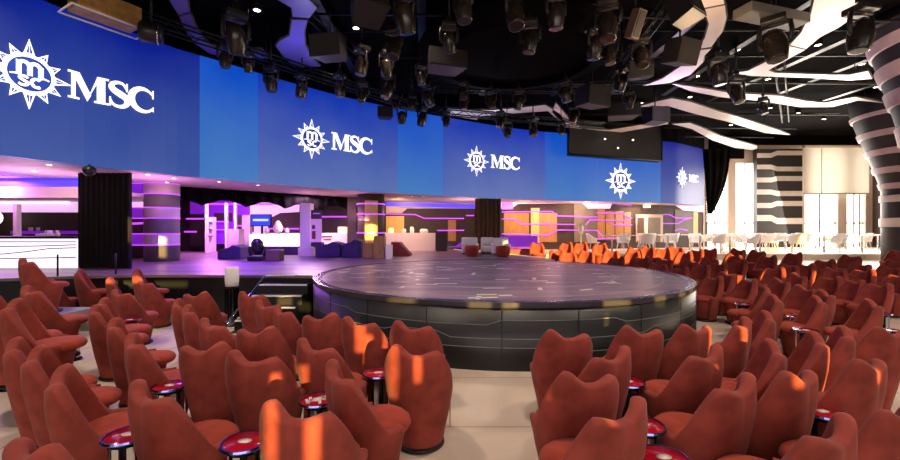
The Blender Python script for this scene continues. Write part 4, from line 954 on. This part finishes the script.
# (px of back top centre, py of the higher ear, facing (deg, 0 = away from the camera, + = to the right), variant, floor, label)
TC = 'terracotta tub chair '
CH = [
 # left front block
 (310, 397, 8, 'A', TC+'with two bright sun stripes on its back, front row left'),
 (160, 379, 28, 'A', TC+'in the left foreground just left of the red table at the bottom'),
 (45, 437, 26, 'B', TC+'cropped by the bottom left corner'),
 (264, 349, 4, 'A', TC+'with wide back directly behind the sun striped front chair'),
 (344, 360, 54, 'A', TC+'turned right showing its seat, beside the sun striped chair'),
 (417, 344, 4, 'A', TC+'nearest the bare floor, left of the centre aisle'),
 (18, 334, 46, 'A', TC+'at left edge behind the bottom left corner chair'),
 (40, 344, 54, 'A', TC+'second from the left edge, back turned, left foreground'),
 (66, 363, 54, 'A', TC+'third from the left edge, with small table at its side'),
 (210, 341, 6, 'B', TC+'second row left, above the foreground chair with table'),
 (258, 325, 10, 'B', TC+'third row left with rounded right shoulder'),
 (318, 338, 26, 'A', TC+'half hidden behind the chair turned right'),
 (323, 312, 12, 'B', TC+'in front of the stage skirt just right of the steps'),
 (364, 316, 20, 'A', TC+'with bright sunlit left corner in front of the skirt'),
 (415, 320, 10, 'A', TC+'behind the centre aisle chair and against the stage skirt'),
 (255, 291, 8, 'A', TC+'nearest the stage steps, farthest of that row'),
 (271, 300, 35, 'A', TC+'narrow, second before the stage steps'),
 (286, 304, 42, 'A', TC+'angled, third before the stage steps'),
 (221, 318, 30, 'A', TC+'small back left of the row before the steps'),
 (180, 298, 58, 'A', TC+'seen edge on in the middle of the left block'),
 (192, 304, 52, 'A', TC+'angled, right of the edge-on chair in left block'),
 (200, 291, 10, 'B', TC+'sunlit top, before the dark platform riser, left of the lamp'),
 (106, 297, 54, 'A', TC+'farthest of the four angled chairs by left aisle'),
 (98, 304, 50, 'A', TC+'second farthest of the four angled chairs by left aisle'),
 (118, 317, 50, 'A', TC+'third of the four angled chairs by left aisle'),
 (140, 332, 44, 'A', TC+'nearest of the four angled chairs by left aisle'),
 (125, 289, 20, 'A', TC+'with seat side table before it, left block back row'),
 (146, 279, 24, 'A', TC+'with lit top edge, left block, behind another chair'),
 (158, 271, 50, 'A', TC+'farthest right of back row by the platform riser'),
 (98, 273, 12, 'B', TC+'with orange lit top beside the concrete step'),
 (115, 267, 55, 'A', TC+'narrow, behind the orange topped chair, left one'),
 (125, 268, 55, 'A', TC+'narrow, behind the orange topped chair, right one'),
 (36, 285, 28, 'A', TC+'facing right with wide folded back at far left'),
 (30, 258, 26, 'A', TC+'on the concrete step before the glowing bar'),
 (0, 295, 52, 'A', TC+'cut by the left edge, farther one of a pair'),
 (13, 298, 54, 'A', TC+'close to the left edge, nearer one of a pair'),
 # right front block
 (607, 393, -28, 'B', TC+'with high right corner at bottom right of centre'),
 (583, 372, -12, 'A', TC+'with high left corner, second from centre aisle on right'),
 (564, 329, -4, 'A', TC+'right of the centre aisle against the stage skirt'),
 (604, 346, -28, 'B', TC+'with raised right corner between two larger chairs'),
 (644, 325, -8, 'A', TC+'with lit left corner before the stage skirt, right'),
 (684, 324, -22, 'A', TC+'at the right end of the stage skirt'),
 (703, 344, -28, 'B', TC+'with bright right edge, right block second row'),
 (726, 372, -28, 'B', TC+'with lit notch at its top, right block foreground'),
 (788, 368, -28, 'A', TC+'right block foreground, left of the chair with table'),
 (857, 357, -26, 'A', TC+'right foreground with small red table at its left'),
 (818, 412, -26, 'B', TC+'at the bottom right with wide wavy top'),
 (888, 406, -26, 'A', TC+'cropped by the bottom right corner'),
 (767, 339, -62, 'B', TC+'seen from the side with glowing right edge'),
 (738, 316, -42, 'B', TC+'nearest the open floor beside the stage right end'),
 (763, 310, -60, 'B', TC+'edge on, second from the open floor at right'),
 (776, 294, -64, 'B', TC+'edge on with sunlit top, tallest of three at right'),
 (764, 286, -55, 'B', TC+'narrow, partly behind the edge-on sunlit chair'),
 (816, 331, -58, 'B', TC+'turned left with seat showing, right block middle'),
 (841, 325, -50, 'B', TC+'turned left just right of the chair showing its seat'),
 (884, 326, -10, 'A', TC+'pale lit, cut by the right edge'),
 (848, 297, -62, 'B', TC+'with curved wing back in the middle of right block'),
 (832, 296, -62, 'B', TC+'inner side visible, left of the curved wing back'),
]
FAR = [(727, 277, -40), (741, 278, -30), (768, 277, -20), (803, 284, -55), (823, 289, -58), (848, 279, -15), (876, 283, -50), (896, 274, -20), (805, 273, -20), (823, 276, -15),
       (773, 267, -20), (725, 271, -55), (700, 262, -40), (717, 262, -30), (696, 249, -10), (709, 248, -12), (709, 257, -15), (740, 248, -15), (733, 253, -15), (738, 259, -10), (754, 249, -20), (767, 255, -50), (793, 252, -40), (787, 263, -60), (804, 263, -20), (824, 259, -15), (835, 267, -10), (850, 254, -20), (864, 262, -10), (861, 269, -18), (884, 264, -30), (896, 259, -10), (896, 249, -10)]
BACK = [(537, 241, -150), (536, 249, 160), (566, 242, -150), (567, 250, 160), (581, 242, -160), (585, 250, 165), (600, 243, -120), (611, 249, -140), (616, 256, -150), (623, 263, 170), (632, 251, 170), (642, 256, -160), (635, 247, -30), (650, 246, -15), (661, 247, -12), (662, 257, 165), (671, 267, 170), (684, 251, -20), (690, 259, -15), (676, 246, -20)]
FAR.sort(); BACK.sort()
ents = []; TARGETS = []
def solve(px, py, z0, ramp):
    dy = py-230; z = z0; d = F*(HC-.865-z)/dy
    if ramp:
        d2 = (F*(HC-.865)+F*RAMP*8)/(dy+F*RAMP)
        if d2 > 8: d = d2
    return d
for c in CH:
    TARGETS.append(c[:2]); px, py, ph, var, lab = c; z0 = .26 if (px, py) in ((36, 285), (30, 258), (0, 295), (13, 298), (98, 273), (115, 267), (125, 268)) else 0
    if (px, py) in ((98, 273), (115, 267), (125, 268)): z0 = .15 if px > 110 else 0
    if (px, py) == (30, 258): z0 = .45
    d = solve(px, py, z0, px > 700); a = math.radians(ph)
    bx = (px-450)/F*d; cx, cy = bx+math.sin(a)*.27, d+math.cos(a)*.27
    ents.append([cx, cy, z0, ph, var, lab, 'terracotta tub chairs left of the aisle' if px < 450 else 'terracotta tub chairs right of the aisle'])
for lst, nm, grp in ((FAR, 'in the right rows beyond the stage', 'terracotta tub chairs in the right rows'), (BACK, 'in the sunlit back rows', 'terracotta tub chairs beyond the stage')):
    for i, (px, py, ph) in enumerate(lst):
        TARGETS.append((px, py)); d = solve(px, py, 0, True); ph = math.degrees(math.atan2(1.2-(px-450)/F*d, 7.2-d))+((i*37) % 11-5)*3
        if lst is FAR: ph = max(ph, -112)
        a = math.radians(ph)
        cx, cy = (px-450)/F*d+math.sin(a)*.33, d+math.cos(a)*.33
        n = len(lst); lab = ('leftmost' if i == 0 else 'rightmost' if i == n-1 else (ORD[i]+' from the left' if i <= n//2 else ORD[n-1-i]+' from the right'))
        ents.append([cx, cy, 0, ph, 'B' if i % 2 else 'A', 'terracotta tub chair %s, %s' % (nm, lab), grp])
PROBE = {}
for var in 'AB':
    vs = [v.co for v in [c for c in (chA if var == 'A' else chB).children if c.name.startswith('backrest')][0].data.vertices if v.co.z > .66]
    PROBE[var] = [tuple(v) for v in vs][::3]
def top_of(e, z):
    a = -math.radians(e[3]); ca, sa = math.cos(a), math.sin(a); xs, ys = [], []
    for x, y, h in PROBE[e[4]]:
        X, Y = e[0]+x*ca-y*sa, e[1]+x*sa+y*ca
        xs.append(450+F*X/Y); ys.append(230+F*(HC-h-z)/Y)
    return (min(xs)+max(xs))/2, min(ys)
def base_z(e): return max(e[2], floor_z(e[0], e[1])) if e[0] > -1 else e[2]
for it in range(70):      # settle each chair where its back shows in the photo
    for e, (tx, ty) in zip(ents, TARGETS):
        gx, gy = top_of(e, base_z(e)); k = (gy-230)/(ty-230)
        k = max(-.05, min(.05, (k-1)*.6)); e[1] *= 1+k; e[0] = e[0]*(1+k)+(tx-gx)*e[1]/F*.8
ANCH = [(e[0], e[1]) for e in ents]
for it in range(60):     # nobody shares a place: nudge neighbours apart
    for i in range(len(ents)):
        for j in range(i):
            a, c = ents[i], ents[j]; dx, dy = a[0]-c[0], a[1]-c[1]; q = math.hypot(dx, dy)
            if 1e-6 < q < .515:
                k = (.515-q)/2/q*.5; a[0] += dx*k; a[1] += dy*k; c[0] -= dx*k; c[1] -= dy*k
    for e in ents:
        q = Vector((e[0]-SC.x, e[1]-SC.y)); m = SR+.34
        if q.length < m: q = q.normalized()*m; e[0], e[1] = SC.x+q.x, SC.y+q.y
        if -11.5 < e[0] < -2.6 and e[1] < 10:
            for (xa, ya), (xb, yb) in zip(PLAT, PLAT[1:]):
                if xa <= e[0] <= xb: e[1] = min(e[1], ya+(yb-ya)*(e[0]-xa)/(xb-xa)-.47)
        if -4.1 < e[0] < -2.2 and e[1] > 6.1: e[1] = 6.1
        if e[1] > 11.5:
            for (xa, ya), (xb, yb) in zip(EDGR, EDGR[1:]):
                if ya <= e[1] <= yb: e[0] = max(e[0], xa+(xb-xa)*(e[1]-ya)/(yb-ya)+.38)
first = {'A': True, 'B': True}
def place(e):
    x, y, z0, ph, var, lab, grp = e
    z = max(z0, floor_z(x, y)) if x > -1 else max(z0, 0)
    src = chA if var == 'A' else chB
    rz = -math.radians(ph)
    if first[var]: o = src; first[var] = False; o.location = (x, y, z); o.rotation_euler = (0, 0, rz)
    else: o = dup(src, (x, y, z), rz)
    if x > -1 and y > 8: o.rotation_euler.x = 0
    tag(o, lab, 'chair', grp)
for e in ents: place(e)
e = [e for e in ents if e[2] > .3][0]
b = MB(); b.box(e[0]-.42, e[0]+.42, e[1]-.42, e[1]+.42, .26, e[2]); thing(b, 'riser_block', 'concrete', 'pale concrete riser block under the chair before the glowing bar', 'step')

# small pedestal tables
tb = empty('pedestal_table')
b = MB(); b.lathe([(0, .5), (.117, .5), (.121, .496), (.121, .488), (0, .488)], 36); tp = b.build('table_top', 'red_top', tb)
b = MB(); b.lathe([(.12, .484), (.131, .484), (.136, .492), (.131, .503), (.122, .503), (.122, .484)], 36, smooth=False); b.build('rim', 'chrome_blue', tb)
b = MB(); b.lathe([(.088, .035), (.088, .46), (.118, .484), (0, .485)], 36); b.build('pillar', 'dark_chrome', tb)
for k in range(8):
    M = Matrix.Rotation(k*PI/4, 4, 'Z'); b = MB(); b.box(.087, .1, -.02, .02, .04, .455, M); b.build('pillar_bar', 'chrome', tb)
b = MB(); b.lathe([(.125, 0), (.13, .01), (.115, .03), (0, .036)], 32); b.build('foot', 'dark_chrome', tb)
b = MB(); b.lathe([(0, .5005), (.032, .5005), (.034, .502), (0, .503)], 20, M=Matrix.Diagonal((1.25, .8, 1, 1))); b.build('oval_plaque', 'white_mark', tp)
TB = [(245, 441, 'round red pedestal table with white oval at the bottom left of centre'), (373, 373, 'round red pedestal table left of the centre aisle chair'), (648, 383, 'round red pedestal table on chrome pillar, farther of two right of centre'), (648, 424, 'round red pedestal table on chrome pillar, nearer of two right of centre'), (664, 457, 'round red pedestal table cropped by the bottom edge right of centre'), (823, 411, 'round red pedestal table in the right foreground between two chairs'), (127, 424, 'round red pedestal table in left foreground with chrome bars'), (172, 377, 'round red pedestal table half hidden in the left second row'), (318, 399, 'round red pedestal table with white pattern behind the sun striped chair'),
      (127, 323, 'small pedestal table beside the back left chair'), (70, 323, 'small pedestal table before the folded back chair at far left'), (36, 340, 'small pedestal table at the left edge pair of chairs'), (744, 304, 'small pedestal table nearest the stage right end'), (803, 316, 'small pedestal table in the right block left of the wing back chair'), (806, 330, 'small pedestal table before the wing back chair'), (880, 313, 'small pedestal table at the right edge beside the sunlit side chair'), (896, 331, 'small pedestal table cut by the right edge')]
tpos = []
for i, (x, y, lab) in enumerate(TB):
    p = at_z(x, y, .5); c = Vector((p.x, p.y))
    for it in range(80):
        mv = False
        for e in ents:
            q = c-Vector((e[0], e[1])); m = .365
            if q.length < m: c += q.normalized()*(m-q.length)*.7; mv = True
        for t in tpos:
            q = c-t
            if q.length < .36: c += q.normalized()*(.36-q.length); mv = True
        if not mv: break
    tpos.append(c)
    z = .26 if i in (10, 11) else floor_z(c.x, c.y) if c.x > 0 else 0
    if i in (10, 11): z = 0
    o = tb if i == 0 else dup(tb, (c.x, c.y, z))
    if i == 0: o.location = (c.x, c.y, z)
    tag(o, lab, 'table', 'small red pedestal tables among the chairs')
    if i == 8:
        b = MB()
        for k in range(9):
            a = random.random()*6.28; r = .02+.065*random.random(); M = Matrix.Translation((r*math.cos(a), r*math.sin(a), 0)) @ Matrix.Rotation(random.random()*3, 4, 'Z'); b.box(-.035, .035, -.01, .01, .5006, .503, M)
        b.build('white_pattern', 'white_mark', o)

# ------------------------------------------------------------------ white cafe furniture by the windows
wc = empty('white_armchair')
b = MB(); rows = []
for i in range(25):
    a = math.radians(-120+240*i/24); s = abs(-120+240*i/24); zt = .82 if s < 50 else .82-.2*min(1, (s-50)/55)
    o_, i_ = [], []
    for j in range(6):
        v = j/5; z = .4+(zt-.4)*v; r = .25+.05*v
        o_.append((math.sin(a)*r, -math.cos(a)*r-.05*v, z)); i_.append((math.sin(a)*(r-.035), -math.cos(a)*(r-.035)-.05*v, z))
    rows.append(o_+list(reversed(i_)))
b.grid(rows); b.add(rows[0], [tuple(range(12))], False); b.add(rows[-1], [tuple(reversed(range(12)))], False); b.build('backrest', 'white_plastic', wc)
b = MB(); b.lathe([(0, .46), (.2, .455), (.245, .43), (.24, .4), (0, .39)], 24); b.build('seat', 'white_plastic', wc)
for sx in (-1, 1):
    for sy in (-1, 1): b = MB(); b.tube([(sx*.14, sy*.14, .4), (sx*.2, sy*.2, 0)], [.018, .012], 8); b.build('leg', 'white_plastic', wc)
wt = empty('cafe_table')
b = MB(); b.lathe([(0, .72), (.38, .72), (.4, .735), (.38, .75), (0, .75)], 32); b.build('table_top', 'white_plastic', wt)
b = MB(); b.lathe([(.035, .03), (.03, .7), (.1, .72)], 14); b.build('pedestal', 'chrome', wt); b = MB(); b.lathe([(.24, 0), (.24, .012), (.05, .035)], 24); b.build('base', 'chrome', wt)
WCp = []; WTp = []
def zone(x, y):
    return 'left of the doorway' if x < 636 else 'near'
xs = [612, 640, 668, 700, 730, 760, 792, 824, 862]
for i, x in enumerate(xs):
    d = 17.4+.25*(i % 2) if i < 7 else 17.2; p = at(x, 0, d); WTp.append((p.x, d))
    for ang in (20, 140, 250) if i not in (0, 8) else (30, 160):
        r = .72; a = math.radians(ang+i*17); WCp.append((p.x+math.cos(a)*r, d+math.sin(a)*r, math.degrees(math.atan2(math.cos(a), -math.sin(a)))))
xs2 = [655, 690, 722, 755, 785, 815, 845, 878]
for i, x in enumerate(xs2):
    d = 19.9; p = at(x, 0, d); WTp.append((p.x, d))
    for ang in (200, 330): r = .72; a = math.radians(ang+i*23); WCp.append((p.x+math.cos(a)*r, d+math.sin(a)*r, math.degrees(math.atan2(math.cos(a), -math.sin(a)))))
okc = []
for c in WCp:
    c = list(c); good = c[1] > 16.75 and Vector((c[0]-17.35, c[1]-D1)).length > 1.5
    for w in WTp:
        q = math.hypot(c[0]-w[0], c[1]-w[1])
        if q < .7: k = .7/max(q, .01); c[0] = w[0]+(c[0]-w[0])*k; c[1] = w[1]+(c[1]-w[1])*k
    if good and all(math.hypot(c[0]-w[0], c[1]-w[1]) > .66 for w in WTp) and all(math.hypot(c[0]-k[0], c[1]-k[1]) > .62 for k in okc): okc.append(c)
okc.sort(key=lambda c: c[0]/c[1]); WTs = sorted(WTp, key=lambda c: c[0]/c[1])
def side(i, n): return 'leftmost' if i == 0 else 'rightmost' if i == n-1 else (ORD[i]+' from the left' if i < n/2 else ORD[n-1-i]+' from the right')
for i, c in enumerate(okc):
    loc = (c[0], c[1], .78); rz = math.radians(c[2]); o = wc if i == 0 else dup(wc, loc, rz)
    o.location = loc; o.rotation_euler = (0, 0, rz); tag(o, 'white shell armchair at the raised window cafe, %s' % side(i, len(okc)), 'chair', 'white armchairs by the windows')
for i, c in enumerate(WTs):
    o = wt if i == 0 else dup(wt, (c[0], c[1], .78)); o.location = (c[0], c[1], .78); tag(o, 'round white cafe table on the raised window floor, %s' % side(i, len(WTs)), 'table', 'white cafe tables by the windows')
# white sofas and red stools beyond the stage
def sofa(px, d, w, label, m='white_plastic', z=SZ-.006):
    p = at(px, 0, d); o = empty('lounge_armchair', (p.x, d, z)); tag(o, label, 'armchair', 'white armchairs behind the stage')
    b = MB(); b.box(-w/2, w/2, -.3, .3, 0.05, .28); b.build('seat', m, o, .05)
    b = MB(); b.box(-w/2, w/2, .3, .48, 0, .62); b.build('backrest', m, o, .05)
    for s in (-1, 1): b = MB(); b.box(s*w/2-(.12 if s > 0 else 0), s*w/2+(.0 if s > 0 else .12), -.3, .299, .285, .42); b.build('armrest', m, o, .04)
sofa(470, 15.4, .62, 'white wrapped armchair at the back edge of the stage, left one'); sofa(488, 15.7, .5, 'low white armchair at the back of the stage, middle one'); sofa(501, 14.7, .62, 'white wrapped armchair at the back edge of the stage, right one')
for px, d, lab in [(472, 14.2, 'small red tub stool in front of the left white armchair'), (503, 13.75, 'small red tub stool in front of the right white armchair')]:
    p = at(px, 0, d); b = MB(); b.lathe([(.16, 0), (.22, .05), (.25, .3), (.22, .36), (0, .37)], 24, (p.x, p.y, SZ-.006)); thing(b, 'tub_stool', 'velvet_seat', lab, 'stool', 'red stools behind the stage')
p = at(519, 0, 16.2); o = empty('banquette', (p.x, 15.9, floor_z(p.x, 15.9))); tag(o, 'long dark red banquette with violet panel behind the stage', 'bench')
b = MB(); b.box(-.75, .75, -.3, .3, 0, .5); b.build('seat', 'banquette', o, .04); b = MB(); b.box(-.75, .75, .3, .42, 0, 1.0); b.build('backrest', 'purple_panel', o, .04)

# ------------------------------------------------------------------ gear on and by the platform
p = at(257.5, 260, 12.0); o = empty('floor_moving_light', (p.x, p.y, SZ-.006)); tag(o, 'moving head light standing on platform beside a grey box', 'stage light')
b = MB(); b.box(-.22, .22, -.2, .2, 0, .14); b.build('base', 'lamp_black', o, .03)
b = MB()
for s in (-1, 1): b.tube([(s*.2, 0, .13), (s*.24, 0, .3), (s*.22, 0, .42)], .045, 8)
b.build('yoke', 'lamp_black', o)
b = MB(); b.lathe([(0, -.22), (.14, -.22), (.18, -.1), (.17, .1), (.1, .2), (0, .22)], 20, M=Matrix.Translation((0, 0, .44)) @ Matrix.Rotation(.3, 4, 'X') @ Matrix.Diagonal((1, .8, 1, 1))); b.build('head', 'lamp_brown', o)
bthing('control_box', 'speaker_brown', (265.5, 279.5, 250, 261), 11.7, .35, 'grey tan control box beside the floor moving light', 'box', TOPP, .02)
p = at_z(232, 325, 0); o = empty('haze_fountain', (p.x, p.y, 0)); tag(o, 'black finned lamp tower with clear white top left of the steps', 'lamp')
d = p.y; zz = lambda y: HC-(y-230)/F*d
b = MB(); b.lathe([(.17, 0), (.17, .04), (.09, .06), (.09, zz(287)), (.12, zz(286))], 20); b.build('body', 'lamp_black', o)
for k in range(10): M = Matrix.Rotation(k*PI/5, 4, 'Z'); b = MB(); b.box(.085, .12, -.015, .015, .15, zz(288), M); b.build('fin', 'dark_chrome', o)
b = MB(); b.lathe([(.11, zz(286)+.002), (.12, zz(280)), (.12, zz(269)), (.1, zz(267)), (0, zz(267))], 20); b.build('clear_top', 'white_plastic', o)

# ------------------------------------------------------------------ unseen shell behind the camera, front slots shaped to place the sun patches
SUN = Vector((-.36, .90, -.215)).normalized()
YF = -6.0
def back_hit(t):
    t = Vector(t); k = (t.y-YF)/SUN.y; p = t-SUN*k; return p.x, p.z
H = []
def slot(t, w, h):
    x, z = back_hit(t); H.append((x-w/2, x+w/2, max(.1, z-h/2), min(6.95, z+h/2)))
slot((5.0, 14.0, .95), 5.2, 1.25)                      # back rows beyond the stage
slot((SC.x-1.6, 5.4, .82), .35, .12); slot((SC.x-.2, 5.0, .82), .22, .16); slot((SC.x+1.2, 5.2, .80), .5, .16); slot((SC.x+2.4, 6.0, .72), .3, .25)
slot((-2.4, 5.9, .80), .3, .2); slot((-1.9, 5.6, .80), .3, .2); slot((0.4, 5.02, .80), .3, .2); slot((2.9, 5.5, .80), .3, .2); slot((3.7, 6.2, .80), .3, .2); slot((-.93, 2.15, .62), .10, .6); slot((-.72, 2.15, .55), .11, .8)
slot((-.98, 4.3, .72), .12, .5); slot((-.72, 4.3, .6), .08, .6); slot((-.5, 3.3, .65), .10, .5)
slot((.7, 2.3, .78), .1, .1); slot((2.45, 4.05, .7), .10, .6); slot((2.1, 2.7, .78), .12, .1); slot((3.0, 3.6, .6), .14, .7); slot((7.4, 8.6, .9), 1.0, .22); slot((9.0, 8.6, .8), .5, .4); slot((6.3, 7.6, .8), .4, .2)
slot((-5.6, 7.0, .95), 1.6, .14); slot((-8, 11, 1.4), .3, .6); slot((-2.9, 14.9, 2.2), .5, 1.6); slot((4.0, 19.9, 2.0), .5, 1.4)
slot((15.6, 14.6, 2.2), 1.2, 1.8)
b = MB(); b.use('wall_brown')
holes(b, -16, 24.2, 0, 7, H, lambda x0, x1, z0, z1: b.box(x0, x1, YF-.1, YF, z0, z1))
struct('wall_front', b)  # unseen wall added to block the sun outside its slots
b = MB(); b.box(-16.2, -16, -6.1, 24, 0, 7); struct('wall_left', b, 'wall_dark')
b = MB(); b.box(24.2, 24.4, -6.1, 24, 0, 7); struct('wall_right', b, 'wall_brown')

# ------------------------------------------------------------------ lights
def light(kind, name, loc, energy, rgb=(255, 255, 255), target=None, **kw):
    l = bpy.data.lights.new(name, kind); l.energy = energy; l.color = lin(rgb)
    for k, v in kw.items(): setattr(l, k, v)
    o = bpy.data.objects.new(name, l); COL.objects.link(o); o.location = loc
    if target is not None: o.rotation_euler = (Vector(target)-Vector(loc)).to_track_quat('-Z', 'Y').to_euler()
    return o
s = light('SUN', 'sun', (10, -20, 10), 19, (255, 210, 116), angle=.006); s.rotation_euler = SUN.to_track_quat('-Z', 'Y').to_euler()
light('AREA', 'window_light_front', (1, -5.6, 4.2), 560, (255, 236, 226), (1.5, 6, .6), shape='RECTANGLE', size=14, size_y=3.5)  # fill added behind the camera; no such window is built
light('AREA', 'window_light_right', (18.5, 22.6, 3.2), 1500, (255, 240, 225), (8, 8, .8), shape='RECTANGLE', size=8, size_y=3.8)
light('AREA', 'side_window_light', (23.6, 9, 4.0), 1100, (255, 225, 200), (4, 8, .8), shape='RECTANGLE', size=12, size_y=3)  # unseen fill added for the right rows; the right wall has no window
for x, y in [(-6, 4), (-2.5, 3), (1.5, 3), (5, 4), (8, 5), (12.5, 16), (-7.5, 6.5), (-1, 8.5), (13.5, 19), (19, 19.5), (9.5, 16.6), (12, 17.5)]:
    light('SPOT', 'ceiling_spot', (x, y, 6.8), 500, (255, 230, 212), (x, y, 0), spot_size=1.7, spot_blend=.7, shadow_soft_size=.15)
for x, y, e, c in [(-11.5, 10.2, 90, (225, 130, 255)), (-5.6, 10.6, 230, (112, 36, 255)), (-9, 15.5, 190, (235, 140, 255)), (-5.2, 14.9, 210, (250, 190, 240)), (-1.5, 17.2, 60, (255, 200, 190)), (5, 19.4, 60, (255, 190, 190)), (10, 20.7, 60, (255, 200, 190))]:
    light('AREA', 'cove_lamp', (x, y, 3.0), e, c, (x, y, 0), shape='DISK', size=.8)
for x, y, t, e in [(3.4, 18.6, (3.6, 20, 1.6), 60), (6.5, 19.4, (6.8, 20.6, 1.6), 60), (10, 20.2, (10.3, 21.5, 1.6), 50), (-2.2, 17.4, (-2.4, 19.6, 1.5), 60)]:
    light('AREA', 'wall_washer', (x, y, 3.0), e, (255, 205, 140), t, shape='DISK', size=.4)  # unseen lights added to warm the back wall panels
for x, y, z, e, c in [(4.6, 7.2, 4.7, 60, (255, 214, 170)), (9, 8.2, 4.7, 60, (255, 222, 190)), (11.5, 12.5, 5, 55, (240, 236, 240)), (7, 12.5, 5, 40, (226, 206, 250)), (-3.4, 9.6, 5, 22, (170, 170, 255)), (1, 14.6, 5.2, 40, (235, 240, 255))]:
    light('AREA', 'ribbon_uplight', (x, y, z), e, c, (x, y, 8), shape='DISK', size=.5)  # unseen lights added to brighten the ceiling ribbons
for x, y, e, c in [(-9.5, 9.2, 30, (255, 190, 240)), (-7.6, 10.3, 26, (255, 170, 240)), (-3.2, 15.2, 26, (255, 190, 230)), (.8, 17.8, 26, (255, 200, 220)), (6.5, 19.6, 20, (255, 190, 230))]:
    light('AREA', 'cove_uplight', (x, y, 2.1), e, c, (x, y, 8), shape='DISK', size=.8)  # unseen pink lights added to brighten the lower ceiling
w = bpy.data.worlds.new('world'); scene.world = w; w.use_nodes = True
w.node_tree.nodes['Background'].inputs[0].default_value = (1, .95, .88, 1); w.node_tree.nodes['Background'].inputs[1].default_value = 6

# ------------------------------------------------------------------ camera
cam = bpy.data.cameras.new('camera'); co = bpy.data.objects.new('camera', cam); COL.objects.link(co)
co.location = (0, 0, HC); co.rotation_euler = (PI/2, 0, 0); cam.sensor_width = 36; cam.lens = 36*F/900; cam.clip_start = .05; cam.clip_end = 200
scene.camera = co
scene.view_settings.view_transform = 'Standard'; scene.view_settings.look = 'None'; scene.view_settings.exposure = 0.0; scene.view_settings.gamma = 1; scene.view_settings.use_curve_mapping = False
